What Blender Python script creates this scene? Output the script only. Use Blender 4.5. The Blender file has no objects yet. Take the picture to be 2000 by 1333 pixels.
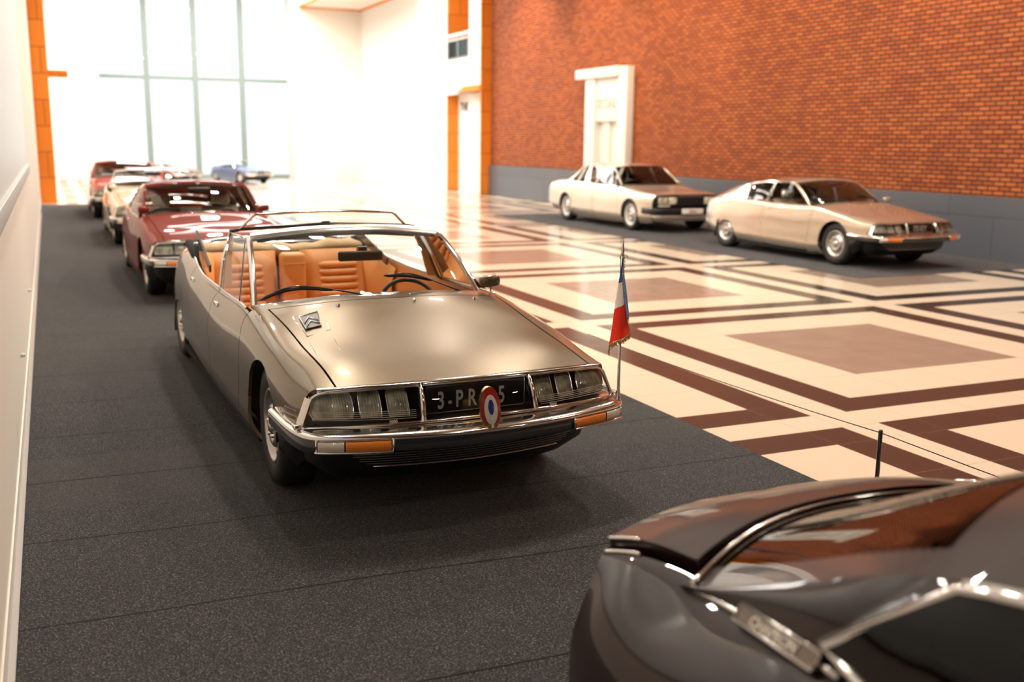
import bpy, bmesh, math, random
import numpy as np
from mathutils import Vector, Matrix
random.seed(7)
PI = math.pi
C = bpy.context.scene.collection
SC = bpy.context.scene
# ------------------------------------------------------------------ camera
H = 1.86
F_PX = 2008.87
yaw, pit, roll = 0.42018984, 0.19145572, 0.01093566
fw = Vector((math.sin(yaw)*math.cos(pit), math.cos(yaw)*math.cos(pit), -math.sin(pit)))
rt = Vector((math.cos(yaw), -math.sin(yaw), 0)); up = rt.cross(fw)
rt2 = rt*math.cos(roll)+up*math.sin(roll); up2 = -rt*math.sin(roll)+up*math.cos(roll)
cd = bpy.data.cameras.new('camera'); cam = bpy.data.objects.new('camera', cd); C.objects.link(cam)
cam.matrix_world = Matrix(((rt2.x, up2.x, -fw.x, 0), (rt2.y, up2.y, -fw.y, 0), (rt2.z, up2.z, -fw.z, H), (0, 0, 0, 1)))
cd.sensor_width = 36; cd.lens = F_PX*36/2000; cd.clip_start = .05; cd.clip_end = 500
cd.dof.use_dof = True; cd.dof.focus_distance = 4.95; cd.dof.aperture_fstop = 1.7
SC.camera = cam
SC.view_settings.view_transform = 'Standard'; SC.view_settings.look = 'None'
SC.view_settings.exposure = 0.12; SC.view_settings.gamma = 1
SC.cycles.max_bounces = 7; SC.cycles.glossy_bounces = 4; SC.cycles.diffuse_bounces = 3
SC.cycles.transparent_max_bounces = 16; SC.cycles.caustics_reflective = False; SC.cycles.caustics_refractive = False
SC.cycles.sample_clamp_indirect = 6
# ------------------------------------------------------------------ light
w = bpy.data.worlds.new('overcast_sky'); SC.world = w; w.use_nodes = True
w.node_tree.nodes['Background'].inputs[0].default_value = (.92, .97, 1, 1)
w.node_tree.nodes['Background'].inputs[1].default_value = 1.55
def area(name, loc, size, power, col, rot=(0, 0, 0), spread=180):
    l = bpy.data.lights.new(name, 'AREA'); l.shape = 'RECTANGLE'; l.size, l.size_y = size
    l.energy = power; l.color = col; l.spread = math.radians(spread)
    o = bpy.data.objects.new(name, l); C.objects.link(o); o.location = loc; o.rotation_euler = rot
    return o
WARM = (1, .80, .58)
# daylight through the far window, added fill lights towards the far end and warm wall-washers on the brick
wd = area('window_daylight', (6.5, 51.2, 5.0), (8.4, 9.6), 10, (1, 1, 1), (-PI/2, 0, 0)); wd.data.cycles.is_portal = True
area('far_fill_light', (7, 33.5, 9.6), (9, 2.4), 900, (1, .96, .9))  # added fill, brightens the floor and the far stretch of brick
for x, y in ((1.3, 7.5), (1.3, 12.5), (1.3, 19)):
    area('ceiling_and_fill_lamp', (x, y, 8.4), (.45, .45), 130, (1, .9, .78))  # added lamps that brighten the left wall
for k, y in enumerate((40, 46)):
    area('far_fill_light', (7, y, 9.6), (10, 3.2), 2000, (1, .96, .9))  # added to overexpose the far end, in place of veiling glare
for x, y in ((3.4, 8.2), (7.6, 8.2), (11.6, 9.0), (3.4, 14.5), (7.6, 14.5), (11.4, 14.5), (4.0, 21), (8.5, 21), (4.0, 27.5), (9.0, 27.5)):
    area('ceiling_and_fill_lamp', (x, y, 8.4), (.45, .45), 255, (1, .88, .73))
for x, y in ((4.6, 2.0), (10.0, 2.0), (4.5, -5.0), (10.0, -5.0)):
    area('ceiling_and_fill_lamp', (x, y, 8.4), (.45, .45), 100, (1, .86, .70))
for k, y in enumerate((-3.5, 1.5, 6.5, 13.5, 18.5, 22.2, 26.0, 30.5)):
    l = bpy.data.lights.new('wall_spot', 'SPOT'); l.energy = 520 if y < 15 else (900 if y < 20 else 1500); l.color = (1, .70, .38); l.spot_size = math.radians(64)
    l.spot_blend = .8; l.shadow_soft_size = .12
    o = bpy.data.objects.new('wall_spot', l); C.objects.link(o); o.location = (11.3, y, 8.6)
    o.rotation_euler = (Vector((14.3, y, 3.6))-Vector(o.location)).to_track_quat('-Z', 'Y').to_euler()
# ------------------------------------------------------------------ materials
def mat(name, col=(.8, .8, .8), rough=.5, metal=0, coat=0, **kw):
    m = bpy.data.materials.new(name); m.use_nodes = True; b = m.node_tree.nodes['Principled BSDF']
    b.inputs['Base Color'].default_value = (*col, 1); b.inputs['Roughness'].default_value = rough
    b.inputs['Metallic'].default_value = metal; b.inputs['Coat Weight'].default_value = coat
    b.inputs['Coat Roughness'].default_value = .02
    for k, v in kw.items(): b.inputs[k.replace('_', ' ')].default_value = v
    return m
class NT:
    def __init__(s, m): s.t = m.node_tree; s.b = s.t.nodes['Principled BSDF']
    def n(s, typ, **kw):
        n = s.t.nodes.new(typ)
        for k, v in kw.items(): setattr(n, k, v)
        return n
    def l(s, a, b): s.t.links.new(a, b)
    def put(s, v, sock):
        if isinstance(v, (int, float, tuple)): sock.default_value = v
        else: s.l(v, sock)
    def m(s, op, a, b=0.0, c=None):
        n = s.n('ShaderNodeMath', operation=op); s.put(a, n.inputs[0]); s.put(b, n.inputs[1])
        if c is not None: s.put(c, n.inputs[2])
        return n.outputs[0]
    def mix(s, f, a, b):
        n = s.n('ShaderNodeMix', data_type='RGBA'); s.put(f, n.inputs[0])
        s.put((*a, 1) if isinstance(a, tuple) else a, n.inputs[6]); s.put((*b, 1) if isinstance(b, tuple) else b, n.inputs[7])
        return n.outputs[2]
    def noise(s, vec, scale, detail=2, rough=.5):
        n = s.n('ShaderNodeTexNoise'); s.l(vec, n.inputs['Vector']); n.inputs['Scale'].default_value = scale
        n.inputs['Detail'].default_value = detail; n.inputs['Roughness'].default_value = rough
        return n.outputs[0]
    def pos(s):
        return s.n('ShaderNodeTexCoord').outputs['Object']
    def xyz(s, v):
        n = s.n('ShaderNodeSeparateXYZ'); s.l(v, n.inputs[0]); return n.outputs
    def bump(s, h, strength, dist):
        n = s.n('ShaderNodeBump'); s.put(h, n.inputs['Height']); n.inputs['Strength'].default_value = strength
        n.inputs['Distance'].default_value = dist; s.l(n.outputs[0], s.b.inputs['Normal'])
def paint(name, col, metal=.0, rough=.32, coat=1.0, flake=True):
    m = mat(name, col, rough, metal, coat, Specular_IOR_Level=.5 if metal > .3 else .12)
    if flake:
        t = NT(m); p = t.pos(); f = t.noise(p, 900, 1)
        d = tuple(c*.8 for c in col); u_ = tuple(min(1, c*1.15) for c in col)
        t.l(t.mix(f, d, u_), t.b.inputs['Base Color'])
    return m
M = {}
M['taupe'] = paint('taupe_metallic_paint', (.175, .125, .068), .6, .30)
M['champagne'] = paint('champagne_metallic_paint', (.66, .565, .455), .7, .26)
M['pearl'] = paint('pearl_beige_paint', (.74, .67, .57), .6, .28)
M['wine'] = paint('wine_red_paint', (.17, .012, .006), .0, .6, .5)
M['scarlet'] = paint('scarlet_paint', (.50, .045, .025), .0, .5)
M['ivory'] = paint('ivory_paint', (.80, .68, .50), .1, .35)
M['maroon'] = paint('dark_maroon_paint', (.016, .005, .005), .0, .4, .6)
M['blue'] = paint('slate_blue_paint', (.16, .20, .34), .4, .3)
M['chrome'] = mat('polished_chrome', (.92, .90, .87), .11, 1)
M['chrome2'] = mat('soft_chrome', (.92, .89, .85), .26, 1)
M['satin'] = mat('satin_steel', (.62, .60, .58), .3, 1)
M['black'] = mat('satin_black_plastic', (.012, .012, .014), .4)
M['darkgloss'] = mat('dark_grey_gloss', (.035, .035, .038), .2, .2, .6)
M['gap'] = mat('shadow_black_metal', (.004, .004, .004), .9)
M['rubber'] = mat('tyre_rubber', (.02, .019, .018), .55)
M['tan'] = mat('tan_leather', (.66, .26, .065), .5)
M['tan2'] = mat('tan_leather_soft', (.74, .32, .09), .5)
M['canvas'] = mat('beige_canvas', (.66, .46, .27), .8)
M['greyleather'] = mat('taupe_leather', (.66, .54, .40), .5)
M['darkleather'] = mat('black_leather', (.02, .02, .022), .45)
M['whitep'] = mat('white_paint', (.85, .83, .80), .5)
M['bronze'] = mat('dark_bronze_metal', (.20, .16, .13), .35, .8)
M['gold'] = mat('gold_metal', (.80, .52, .2), .25, 1)
M['fringe'] = mat('gold_thread', (.62, .38, .12), .6, .2)
M['red'] = mat('red_enamel', (.45, .02, .02), .15, 0, .8)
M['white_e'] = mat('cream_enamel', (.80, .76, .66), .2, 0, .8)
M['blue_e'] = mat('navy_enamel', (.03, .04, .25), .2, 0, .8)
M['silverlet'] = mat('silver_lettering', (.92, .85, .74), .45, 0)
M['orange_l'] = mat('amber_lens', (.9, .25, .01), .15, 0, .6)
M['clear_l'] = mat('clear_ribbed_lens', (.74, .66, .58), .12, .1, .7)
M['red_l'] = mat('red_lens', (.5, .01, .01), .15, 0, .6)
for k in ('orange_l', 'clear_l'):
    t = NT(M[k]); p = t.xyz(t.pos())
    h = t.m('ADD', t.m('SINE', t.m('MULTIPLY', p[0], 900)), t.m('SINE', t.m('MULTIPLY', p[2], 900)))
    t.bump(h, .35, .002)
M['lamp'] = mat('headlamp_reflector', (.85, .80, .62), .2, .12, 1)
t = NT(M['lamp']); p = t.pos(); xs = t.xyz(p)
h = t.m('ADD', t.m('SINE', t.m('MULTIPLY', xs[0], 520)), t.m('MULTIPLY', t.noise(p, 26, 2), 3.0)); t.bump(h, .30, .004); t.l(t.mix(t.m('SMOOTH_MIN', 1.0, t.m('MULTIPLY', t.m('SUBTRACT', t.noise(p, 14, 2), .36), 3.4), .1), (.42, .36, .27), (1.0, .93, .70)), t.b.inputs['Base Color'])  # cream and grey mottling puts highlights into the reflector colour
def glass(name, tint, gl=.0):
    m = bpy.data.materials.new(name); m.use_nodes = True; t = m.node_tree; t.nodes.clear()
    o = t.nodes.new('ShaderNodeOutputMaterial'); tr = t.nodes.new('ShaderNodeBsdfTransparent'); g = t.nodes.new('ShaderNodeBsdfGlossy')
    tr.inputs[0].default_value = (*tint, 1); g.inputs['Roughness'].default_value = .01
    fr = t.nodes.new('ShaderNodeFresnel'); fr.inputs[0].default_value = 1.5; mx = t.nodes.new('ShaderNodeMixShader')
    t.links.new(fr.outputs[0], mx.inputs[0]); t.links.new(tr.outputs[0], mx.inputs[1]); t.links.new(g.outputs[0], mx.inputs[2]); t.links.new(mx.outputs[0], o.inputs[0])
    return m
M['glass'] = glass('clear_glass', (.93, .96, .95)); M['tint'] = glass('tinted_glass', (.50, .58, .58)); M['dtint'] = glass('dark_tinted_glass', (.10, .11, .12))
# carpet
def carpet(name, seam, g_=1.0):
    m = mat(name, rough=.95); t = NT(m); p = t.pos(); x = t.xyz(p)
    f = t.noise(p, 150, 2, .75); g = t.noise(p, 1.1, 3); q = t.noise(p, 90, 2, .7)
    s_ = t.m('ADD', t.m('MULTIPLY', f, .75), t.m('MULTIPLY', q, .25))
    r = t.n('ShaderNodeMapRange'); t.l(s_, r.inputs[0]); r.inputs[1].default_value = .52; r.inputs[2].default_value = .70
    c = t.mix(r.outputs[0], (.011*g_, .014*g_, .022*g_), (.46*g_, .42*g_, .38*g_))
    c = t.mix(t.m('MULTIPLY', g, .35), c, (.045, .045, .05))
    if seam:
        yy = t.m('ADD', t.m('ADD', x[1], t.m('MULTIPLY', x[0], .03)), t.m('MULTIPLY', t.noise(p, .6, 1), .12))
        k = t.m('DIVIDE', t.m('ADD', yy, .93), .92)
        fr = t.m('FRACT', k); band = t.m('FLOOR', k)
        rnd = t.m('FRACT', t.m('MULTIPLY', t.m('SINE', t.m('MULTIPLY', band, 12.9898)), 43758.5))
        c = t.mix(t.m('MULTIPLY', rnd, .35), c, (.085, .08, .075))
        ln = t.m('LESS_THAN', t.m('ABSOLUTE', t.m('SUBTRACT', fr, .5)), .007)
        c = t.mix(t.m('MULTIPLY', ln, .95), c, (.006, .006, .007))
        t.bump(t.m('SUBTRACT', f, t.m('MULTIPLY', ln, 2)), .8, .01)
    else: t.bump(f, .7, .008)
    t.l(c, t.b.inputs['Base Color']); t.b.inputs['Specular IOR Level'].default_value = .2; t.b.inputs['Sheen Weight'].default_value = .16; t.b.inputs['Sheen Roughness'].default_value = .3
    return m
M['carpet'] = carpet('speckled_charcoal_carpet', True); M['carpet2'] = carpet('charcoal_runner_carpet', False, 1.5)  # runner colour lightened to stand in for haze and reflection
# tiled floor
def floor_mat():
    m = mat('polished_inlaid_tiles', rough=.16, Specular_IOR_Level=.6); t = NT(m); p = t.pos(); x = t.xyz(p); T = .6215
    def cell(c, o): return t.m('MULTIPLY', t.m('FRACT', t.m('DIVIDE', t.m('SUBTRACT', c, o-60*6.5*T), 6.5*T)), 6.5)
    a = cell(x[0], 5.065); b = cell(x[1], 5.50)
    da = t.m('ABSOLUTE', t.m('SUBTRACT', a, 3)); db = t.m('ABSOLUTE', t.m('SUBTRACT', b, 3)); d = t.m('MAXIMUM', da, db)
    n1 = t.noise(p, 3, 4); n2 = t.noise(p, 40, 3)
    cream = t.mix(n2, (.76, .63, .49), (.80, .68, .54)); dark = t.mix(n2, (.018, .017, .018), (.036, .032, .032)); grey = t.mix(n1, (.27, .20, .16), (.36, .275, .225))
    c = t.mix(t.m('LESS_THAN', d, 3.0), cream, dark); c = t.mix(t.m('LESS_THAN', d, 2.5), c, cream); c = t.mix(t.m('LESS_THAN', d, 1.5), c, grey)
    def grout(q):
        f = t.m('ABSOLUTE', t.m('SUBTRACT', t.m('FRACT', q), .5)); g1 = t.m('LESS_THAN', f, .006)
        e = t.m('LESS_THAN', t.m('ABSOLUTE', t.m('SUBTRACT', t.m('ABSOLUTE', t.m('SUBTRACT', q, 3)), 3)), .006)
        return t.m('MAXIMUM', t.m('MULTIPLY', g1, t.m('LESS_THAN', t.m('ABSOLUTE', t.m('SUBTRACT', q, 3)), 2.6)), e)
    g = t.m('MAXIMUM', grout(a), grout(b))
    isdark = t.m('MULTIPLY', t.m('LESS_THAN', d, 3.0), t.m('GREATER_THAN', d, 2.5))
    c = t.mix(t.m('MULTIPLY', g, .55), c, t.mix(isdark, (.40, .31, .24), (.22, .13, .09)))
    t.l(c, t.b.inputs['Base Color']); t.l(t.m('ADD', .13, t.m('MULTIPLY', n1, .09)), t.b.inputs['Roughness'])
    t.bump(n1, .02, .01)
    return m
M['floor'] = floor_mat()
def brick_mat():
    m = mat('red_brick', rough=.85); t = NT(m); x = t.xyz(t.pos()); cb = t.n('ShaderNodeCombineXYZ'); t.l(x[1], cb.inputs[0]); t.l(x[2], cb.inputs[1])
    def brick(c1, c2, mo):
        br = t.n('ShaderNodeTexBrick'); t.l(cb.outputs[0], br.inputs['Vector'])
        br.inputs['Color1'].default_value = c1; br.inputs['Color2'].default_value = c2; br.inputs['Mortar'].default_value = mo
        br.inputs['Scale'].default_value = 1; br.inputs['Brick Width'].default_value = .225; br.inputs['Row Height'].default_value = .0765; br.inputs['Mortar Size'].default_value = .014
        br.inputs['Mortar Smooth'].default_value = .15; br.inputs['Bias'].default_value = -.1
        return br
    br = brick((.31, .062, .013, 1), (.56, .15, .030, 1), (.009, .005, .004, 1))
    n = t.noise(t.pos(), .35, 3); c = t.mix(t.m('MULTIPLY', n, .35), br.outputs[0], (.30, .075, .022))
    t.l(c, t.b.inputs['Base Color'])
    t.bump(t.m('SUBTRACT', 1, br.outputs['Fac']), .9, .02)
    return m
M['brick'] = brick_mat()
def blocks(name, c1, c2, w_, h_, ax, line=.006, rough=.7, lc=None):
    m = mat(name, rough=rough); t = NT(m); x = t.xyz(t.pos()); cb = t.n('ShaderNodeCombineXYZ'); t.l(x[ax], cb.inputs[0]); t.l(x[2], cb.inputs[1])
    br = t.n('ShaderNodeTexBrick'); t.l(cb.outputs[0], br.inputs['Vector']); br.inputs['Color1'].default_value = (*c1, 1); br.inputs['Color2'].default_value = (*c2, 1)
    br.inputs['Mortar'].default_value = (*(lc or tuple(c*.45 for c in c1)), 1); br.inputs['Scale'].default_value = 1; br.inputs['Brick Width'].default_value = w_; br.inputs['Row Height'].default_value = h_
    br.inputs['Mortar Size'].default_value = line; t.l(br.outputs[0], t.b.inputs['Base Color']); return m
M['granite'] = blocks('grey_granite_plinth', (.095, .105, .13), (.11, .12, .145), 1.9, .72, 1, .006, .34)
t = NT(M['granite']); t.bump(t.noise(t.pos(), 60, 4), .3, .01)
M['orange_s'] = blocks('orange_sandstone', (.78, .22, .012), (.86, .27, .02), .9, .72, 0, .012)
M['stone_w'] = blocks('pale_stone_cladding', (.84, .80, .76), (.88, .85, .81), .9, .72, 1, .007)
M['plaster'] = mat('warm_white_plaster', (.86, .79, .71), .8)
M['cool'] = mat('pale_blue_panel', (.66, .72, .74), .35)
M['greytrim'] = mat('grey_trim', (.50, .52, .52), .5)
M['base'] = mat('cream_baseboard', (.88, .83, .76), .4)
M['wood'] = mat('laminated_timber', (.16, .05, .015), .5)
M['ceil'] = mat('cream_ceiling', (.30, .22, .145), .8)
M['mull'] = mat('grey_green_mullion', (.20, .25, .24), .5)
M['flag_b'] = mat('blue_satin_cloth', (.045, .17, .46), .55); M['flag_w'] = mat('ivory_satin_cloth', (.92, .82, .70), .55); M['flag_r'] = mat('red_satin_cloth', (.88, .045, .02), .5)
for k in ('flag_b', 'flag_w', 'flag_r'):
    t = NT(M[k]); o_ = [n for n in t.t.nodes if n.type == 'OUTPUT_MATERIAL'][0]; tl = t.n('ShaderNodeBsdfTranslucent'); tl.inputs[0].default_value = t.b.inputs['Base Color'].default_value; mx = t.n('ShaderNodeMixShader'); mx.inputs[0].default_value = .45; t.l(t.b.outputs[0], mx.inputs[1]); t.l(tl.outputs[0], mx.inputs[2]); t.l(mx.outputs[0], o_.inputs[0])
M['rope'] = mat('dark_cord', (.03, .02, .02), .7)
# ------------------------------------------------------------------ mesh helpers
def link_mesh(name, verts, faces, m, parent=None, smooth=True, mats=None, fm=None):
    me = bpy.data.meshes.new(name); me.from_pydata([tuple(map(float, v)) for v in verts], [], [tuple(map(int, f)) for f in faces]); me.update()
    o = bpy.data.objects.new(name, me); C.objects.link(o)
    for q in (mats or [m]): me.materials.append(q)
    if fm is not None: me.polygons.foreach_set('material_index', np.array(fm, dtype=np.int32))
    if smooth: me.polygons.foreach_set('use_smooth', [True]*len(me.polygons))
    if parent is not None: o.parent = parent
    return o
def tag(o, label=None, cat=None, group=None, kind=None):
    if label: o['label'] = label
    if cat: o['category'] = cat
    if group: o['group'] = group
    if kind: o['kind'] = kind
    return o
def empty(name, loc=(0, 0, 0), rz=0):
    o = bpy.data.objects.new(name, None); C.objects.link(o); o.location = loc; o.rotation_euler = (0, 0, rz); o.empty_display_size = .2; return o
class MB:
    """collects shapes into one mesh"""
    def __init__(s): s.v = []; s.f = []; s.sm = []
    def add(s, v, f, sm=True):
        b = len(s.v); s.v += [tuple(q) for q in v]; s.f += [tuple(b+i for i in q) for q in f]; s.sm += [sm]*len(f); return s
    def box(s, lo, hi, bev=0):
        x0, y0, z0 = lo; x1, y1, z1 = hi
        if bev <= 0:
            v = [(x, y, z) for z in (z0, z1) for y in (y0, y1) for x in (x0, x1)]
            return s.add(v, [(0, 2, 3, 1), (4, 5, 7, 6), (0, 1, 5, 4), (2, 6, 7, 3), (0, 4, 6, 2), (1, 3, 7, 5)], False)
        bm = bmesh.new(); bmesh.ops.create_cube(bm, size=1)
        for q in bm.verts: q.co = Vector(((x0+x1)/2+q.co.x*(x1-x0), (y0+y1)/2+q.co.y*(y1-y0), (z0+z1)/2+q.co.z*(z1-z0)))
        bmesh.ops.bevel(bm, geom=bm.edges[:]+bm.verts[:], offset=bev, segments=3, profile=.5, affect='EDGES')
        bm.verts.index_update(); s.add([q.co[:] for q in bm.verts], [[q.index for q in f.verts] for f in bm.faces]); bm.free(); return s
    def tube(s, pts, r, n=8, closed=False, cap=True):
        P = [Vector(p) for p in pts]; N = len(P); rs = r if isinstance(r, (list, tuple)) else [r]*N
        v = []; prev = None
        for i, p in enumerate(P):
            a = P[i-1] if (i > 0 or closed) else P[i]; b = P[(i+1) % N] if (i < N-1 or closed) else P[i]
            d = (b-a).normalized()
            if prev is None:
                prev = d.cross(Vector((0, 0, 1)));
                if prev.length < .1: prev = d.cross(Vector((1, 0, 0)))
            u_ = (prev-d*prev.dot(d)).normalized(); prev = u_; w_ = d.cross(u_)
            v += [p+(u_*math.cos(2*PI*k/n)+w_*math.sin(2*PI*k/n))*rs[i] for k in range(n)]
        f = []
        for i in range(N if closed else N-1):
            j = (i+1) % N
            f += [(i*n+k, i*n+(k+1) % n, j*n+(k+1) % n, j*n+k) for k in range(n)]
        if cap and not closed: f += [tuple(range(n-1, -1, -1)), tuple((N-1)*n+k for k in range(n))]
        return s.add(v, f)
    def lathe(s, prof, n=48, c=(0, 0, 0), axis='x'):
        """prof: list of (radius, axial)"""
        v = []
        for (r, a) in prof:
            for k in range(n):
                q = 2*PI*k/n; u_, w_ = r*math.cos(q), r*math.sin(q)
                v.append({'x': (c[0]+a, c[1]+u_, c[2]+w_), 'z': (c[0]+u_, c[1]+w_, c[2]+a), 'y': (c[0]+u_, c[1]+a, c[2]+w_)}[axis])
        f = [(i*n+k, i*n+(k+1) % n, (i+1)*n+(k+1) % n, (i+1)*n+k) for i in range(len(prof)-1) for k in range(n)]
        return s.add(v, f)
    def grid(s, P):
        a, b = P.shape[:2]; f = [(i*b+j, i*b+j+1, (i+1)*b+j+1, (i+1)*b+j) for i in range(a-1) for j in range(b-1)]
        return s.add(P.reshape(-1, 3), f)
    def prism(s, poly, d0, d1, ax='y'):
        """poly of 2-D points extruded along axis"""
        n = len(poly); mk = {'y': lambda p, d: (p[0], d, p[1]), 'x': lambda p, d: (d, p[0], p[1]), 'z': lambda p, d: (p[0], p[1], d)}[ax]
        v = [mk(p, d0) for p in poly]+[mk(p, d1) for p in poly]
        return s.add(v, [tuple(range(n-1, -1, -1)), tuple(range(n, 2*n))]+[(i, (i+1) % n, n+(i+1) % n, n+i) for i in range(n)], False)
    def build(s, name, m, parent=None):
        me = bpy.data.meshes.new(name); me.from_pydata([tuple(map(float, q)) for q in s.v], [], [tuple(map(int, q)) for q in s.f]); me.update()
        me.materials.append(m); me.polygons.foreach_set('use_smooth', s.sm)
        bm = bmesh.new(); bm.from_mesh(me); bmesh.ops.recalc_face_normals(bm, faces=bm.faces[:]); bm.to_mesh(me); bm.free()
        o = bpy.data.objects.new(name, me); C.objects.link(o)
        if parent is not None: o.parent = parent
        return o
def box(name, lo, hi, m, parent=None, bev=0): return MB().box(lo, hi, bev).build(name, m, parent)
def struct(o): o['kind'] = 'structure'; return o
def text_mesh(name, s, size, m, parent, matx, ext=.002, bold=0, align='LEFT', sx=1):
    cu = bpy.data.curves.new(name, 'FONT'); cu.body = s; cu.size = size; cu.extrude = ext; cu.offset = bold; cu.align_x = align; cu.resolution_u = 4
    t_ = bpy.data.objects.new('tmp', cu); C.objects.link(t_); bpy.context.view_layer.update()
    me = bpy.data.meshes.new_from_object(t_.evaluated_get(bpy.context.evaluated_depsgraph_get()))
    bpy.data.objects.remove(t_); me.transform(matx @ Matrix.Diagonal((sx, 1, 1, 1))); me.materials.clear(); me.materials.append(m)
    o = bpy.data.objects.new(name, me); C.objects.link(o)
    if parent is not None: o.parent = parent
    return o
# ------------------------------------------------------------------ spline tools
def card(knots):
    """cardinal natural cubic spline: returns function B(t)->(N,len(knots))"""
    k = np.asarray(knots, float); n = len(k); h = np.diff(k); A = np.zeros((n, n)); Rm = np.zeros((n, n)); A[0, 0] = A[-1, -1] = 1
    for i in range(1, n-1):
        A[i, i-1] = h[i-1]; A[i, i] = 2*(h[i-1]+h[i]); A[i, i+1] = h[i]
        Rm[i, i-1] += 6/h[i-1]; Rm[i, i] -= 6/h[i-1]+6/h[i]; Rm[i, i+1] += 6/h[i]
    S = np.linalg.solve(A, Rm); I = np.eye(n)
    def B(t_):
        t_ = np.atleast_1d(np.asarray(t_, float)); i = np.clip(np.searchsorted(k, t_, 'right')-1, 0, n-2); hh = h[i][:, None]
        a = ((k[i+1]-t_)[:, None])/hh; b = ((t_-k[i])[:, None])/hh
        return a*I[i]+b*I[i+1]+((a**3-a)*S[i]+(b**3-b)*S[i+1])*hh**2/6
    return B
def curve(pts, n, knots=None):
    P = np.asarray(pts, float)
    if len(P) == 2: tt = np.linspace(0, 1, n)[:, None]; return P[0]*(1-tt)+P[1]*tt
    if knots is None: knots = np.concatenate([[0], np.cumsum(np.maximum(np.linalg.norm(np.diff(P, axis=0), axis=1), 1e-4))])
    return card(knots)(np.linspace(knots[0], knots[-1], n)) @ P
def poly_resample(pts, n):
    P = np.asarray(pts, float); d = np.concatenate([[0], np.cumsum(np.linalg.norm(np.diff(P, axis=0), axis=1))]); t_ = np.linspace(0, d[-1], n)
    return np.stack([np.interp(t_, d, P[:, c]) for c in range(3)], 1)
def ruled(c0, c1, nv, bulge=0, bdir=(0, 0, 1)):
    t_ = np.linspace(0, 1, nv)[None, :, None]; P = c0[:, None, :]*(1-t_)+c1[:, None, :]*t_
    if bulge: P = P+np.asarray(bdir)[None, None, :]*bulge*(4*t_*(1-t_))
    return P
def mirx(P, s): Q = np.array(P, float); Q[..., 0] *= s; return Q
class Surf:
    """tensor spline through rows of (x, s, z); nominal u per row; symmetric across x = 0"""
    def __init__(s, us, rows, vk):
        s.us = us; s.vk = np.asarray(vk, float); R = np.asarray(rows, float); Mi = R[:, :0:-1, :].copy(); Mi[..., 0] *= -1
        s.D = np.concatenate([Mi, R], 1); s.kv = np.concatenate([-s.vk[:0:-1], s.vk]); s.Bu = card(us); s.Bv = card(s.kv); s.K = len(vk)
    def __call__(s, u_, v_):
        u_, v_ = np.broadcast_arrays(np.asarray(u_, float), np.asarray(v_, float)); sh = u_.shape
        sg = np.sign(v_.ravel()); tv = sg*np.interp(np.abs(v_.ravel()), np.arange(s.K), s.vk)
        a = s.Bu(u_.ravel()); b = s.Bv(tv); return np.einsum('ni,nj,ijc->nc', a, b, s.D).reshape(*sh, 3)
def grid_normals(P):
    du = np.gradient(P, axis=0); dv = np.gradient(P, axis=1); n = np.cross(du, dv); l = np.linalg.norm(n, axis=-1, keepdims=True); return n/np.maximum(l, 1e-9)
def panel(name, P, m, parent, arches=(), flange=.018, inward=None, mats=None):
    """P grid -> panel with turned-in edges; arches = (s, z, r) circles cut from it"""
    a, b = P.shape[:2]; V = P.reshape(-1, 3).copy(); F = [(i*b+j, i*b+j+1, (i+1)*b+j+1, (i+1)*b+j) for i in range(a-1) for j in range(b-1)]
    N = grid_normals(P).reshape(-1, 3)
    cen = np.array([0, V[:, 1].mean(), .45]) if inward is None else np.asarray(inward)
    if (N*(V-cen)).sum() < 0: N = -N
    edges_extra = []
    for (cs, cz, r) in arches:
        d = np.hypot(V[:, 1]-cs, V[:, 2]-cz); ins = d < r
        F = [f for f in F if not all(ins[i] for i in f)]
        used = np.zeros(len(V), bool)
        for f in F: used[list(f)] = True
        mv = ins & used
        for i in np.where(mv)[0]:
            k = r/max(d[i], 1e-6); V[i, 1] = cs+(V[i, 1]-cs)*k; V[i, 2] = cz+(V[i, 2]-cz)*k
    cnt = {}
    for f in F:
        for i in range(len(f)):
            e = (f[i], f[(i+1) % len(f)]); k = tuple(sorted(e)); cnt.setdefault(k, []).append(e)
    be = [v[0] for v in cnt.values() if len(v) == 1]
    vs = list(map(tuple, V)); mp = {}
    if flange > 0:
        for e in be:
            for i in e:
                if i not in mp:
                    mp[i] = (len(vs), len(vs)+1); vs.append(tuple(V[i])); vs.append(tuple(V[i]-N[i]*flange))
        F = F+[(mp[e[1]][0], mp[e[0]][0], mp[e[0]][1], mp[e[1]][1]) for e in be]
    used = sorted({i for f in F for i in f}); re = {o: n for n, o in enumerate(used)}
    return link_mesh(name, [vs[i] for i in used], [tuple(re[i] for i in f) for f in F], m, parent)
def sgrid(S, u0, u1, v0, v1, nu, nv, side=1):
    v = np.linspace(v0, v1, nv)[None, :].repeat(nu, 0)
    f0 = u0 if callable(u0) else (lambda q: np.full_like(q, u0)); f1 = u1 if callable(u1) else (lambda q: np.full_like(q, u1))
    a = f0(np.abs(v)); b = f1(np.abs(v)); u_ = a+(b-a)*np.linspace(0, 1, nu)[:, None]
    return mirx(S(u_, v), side)
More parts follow.
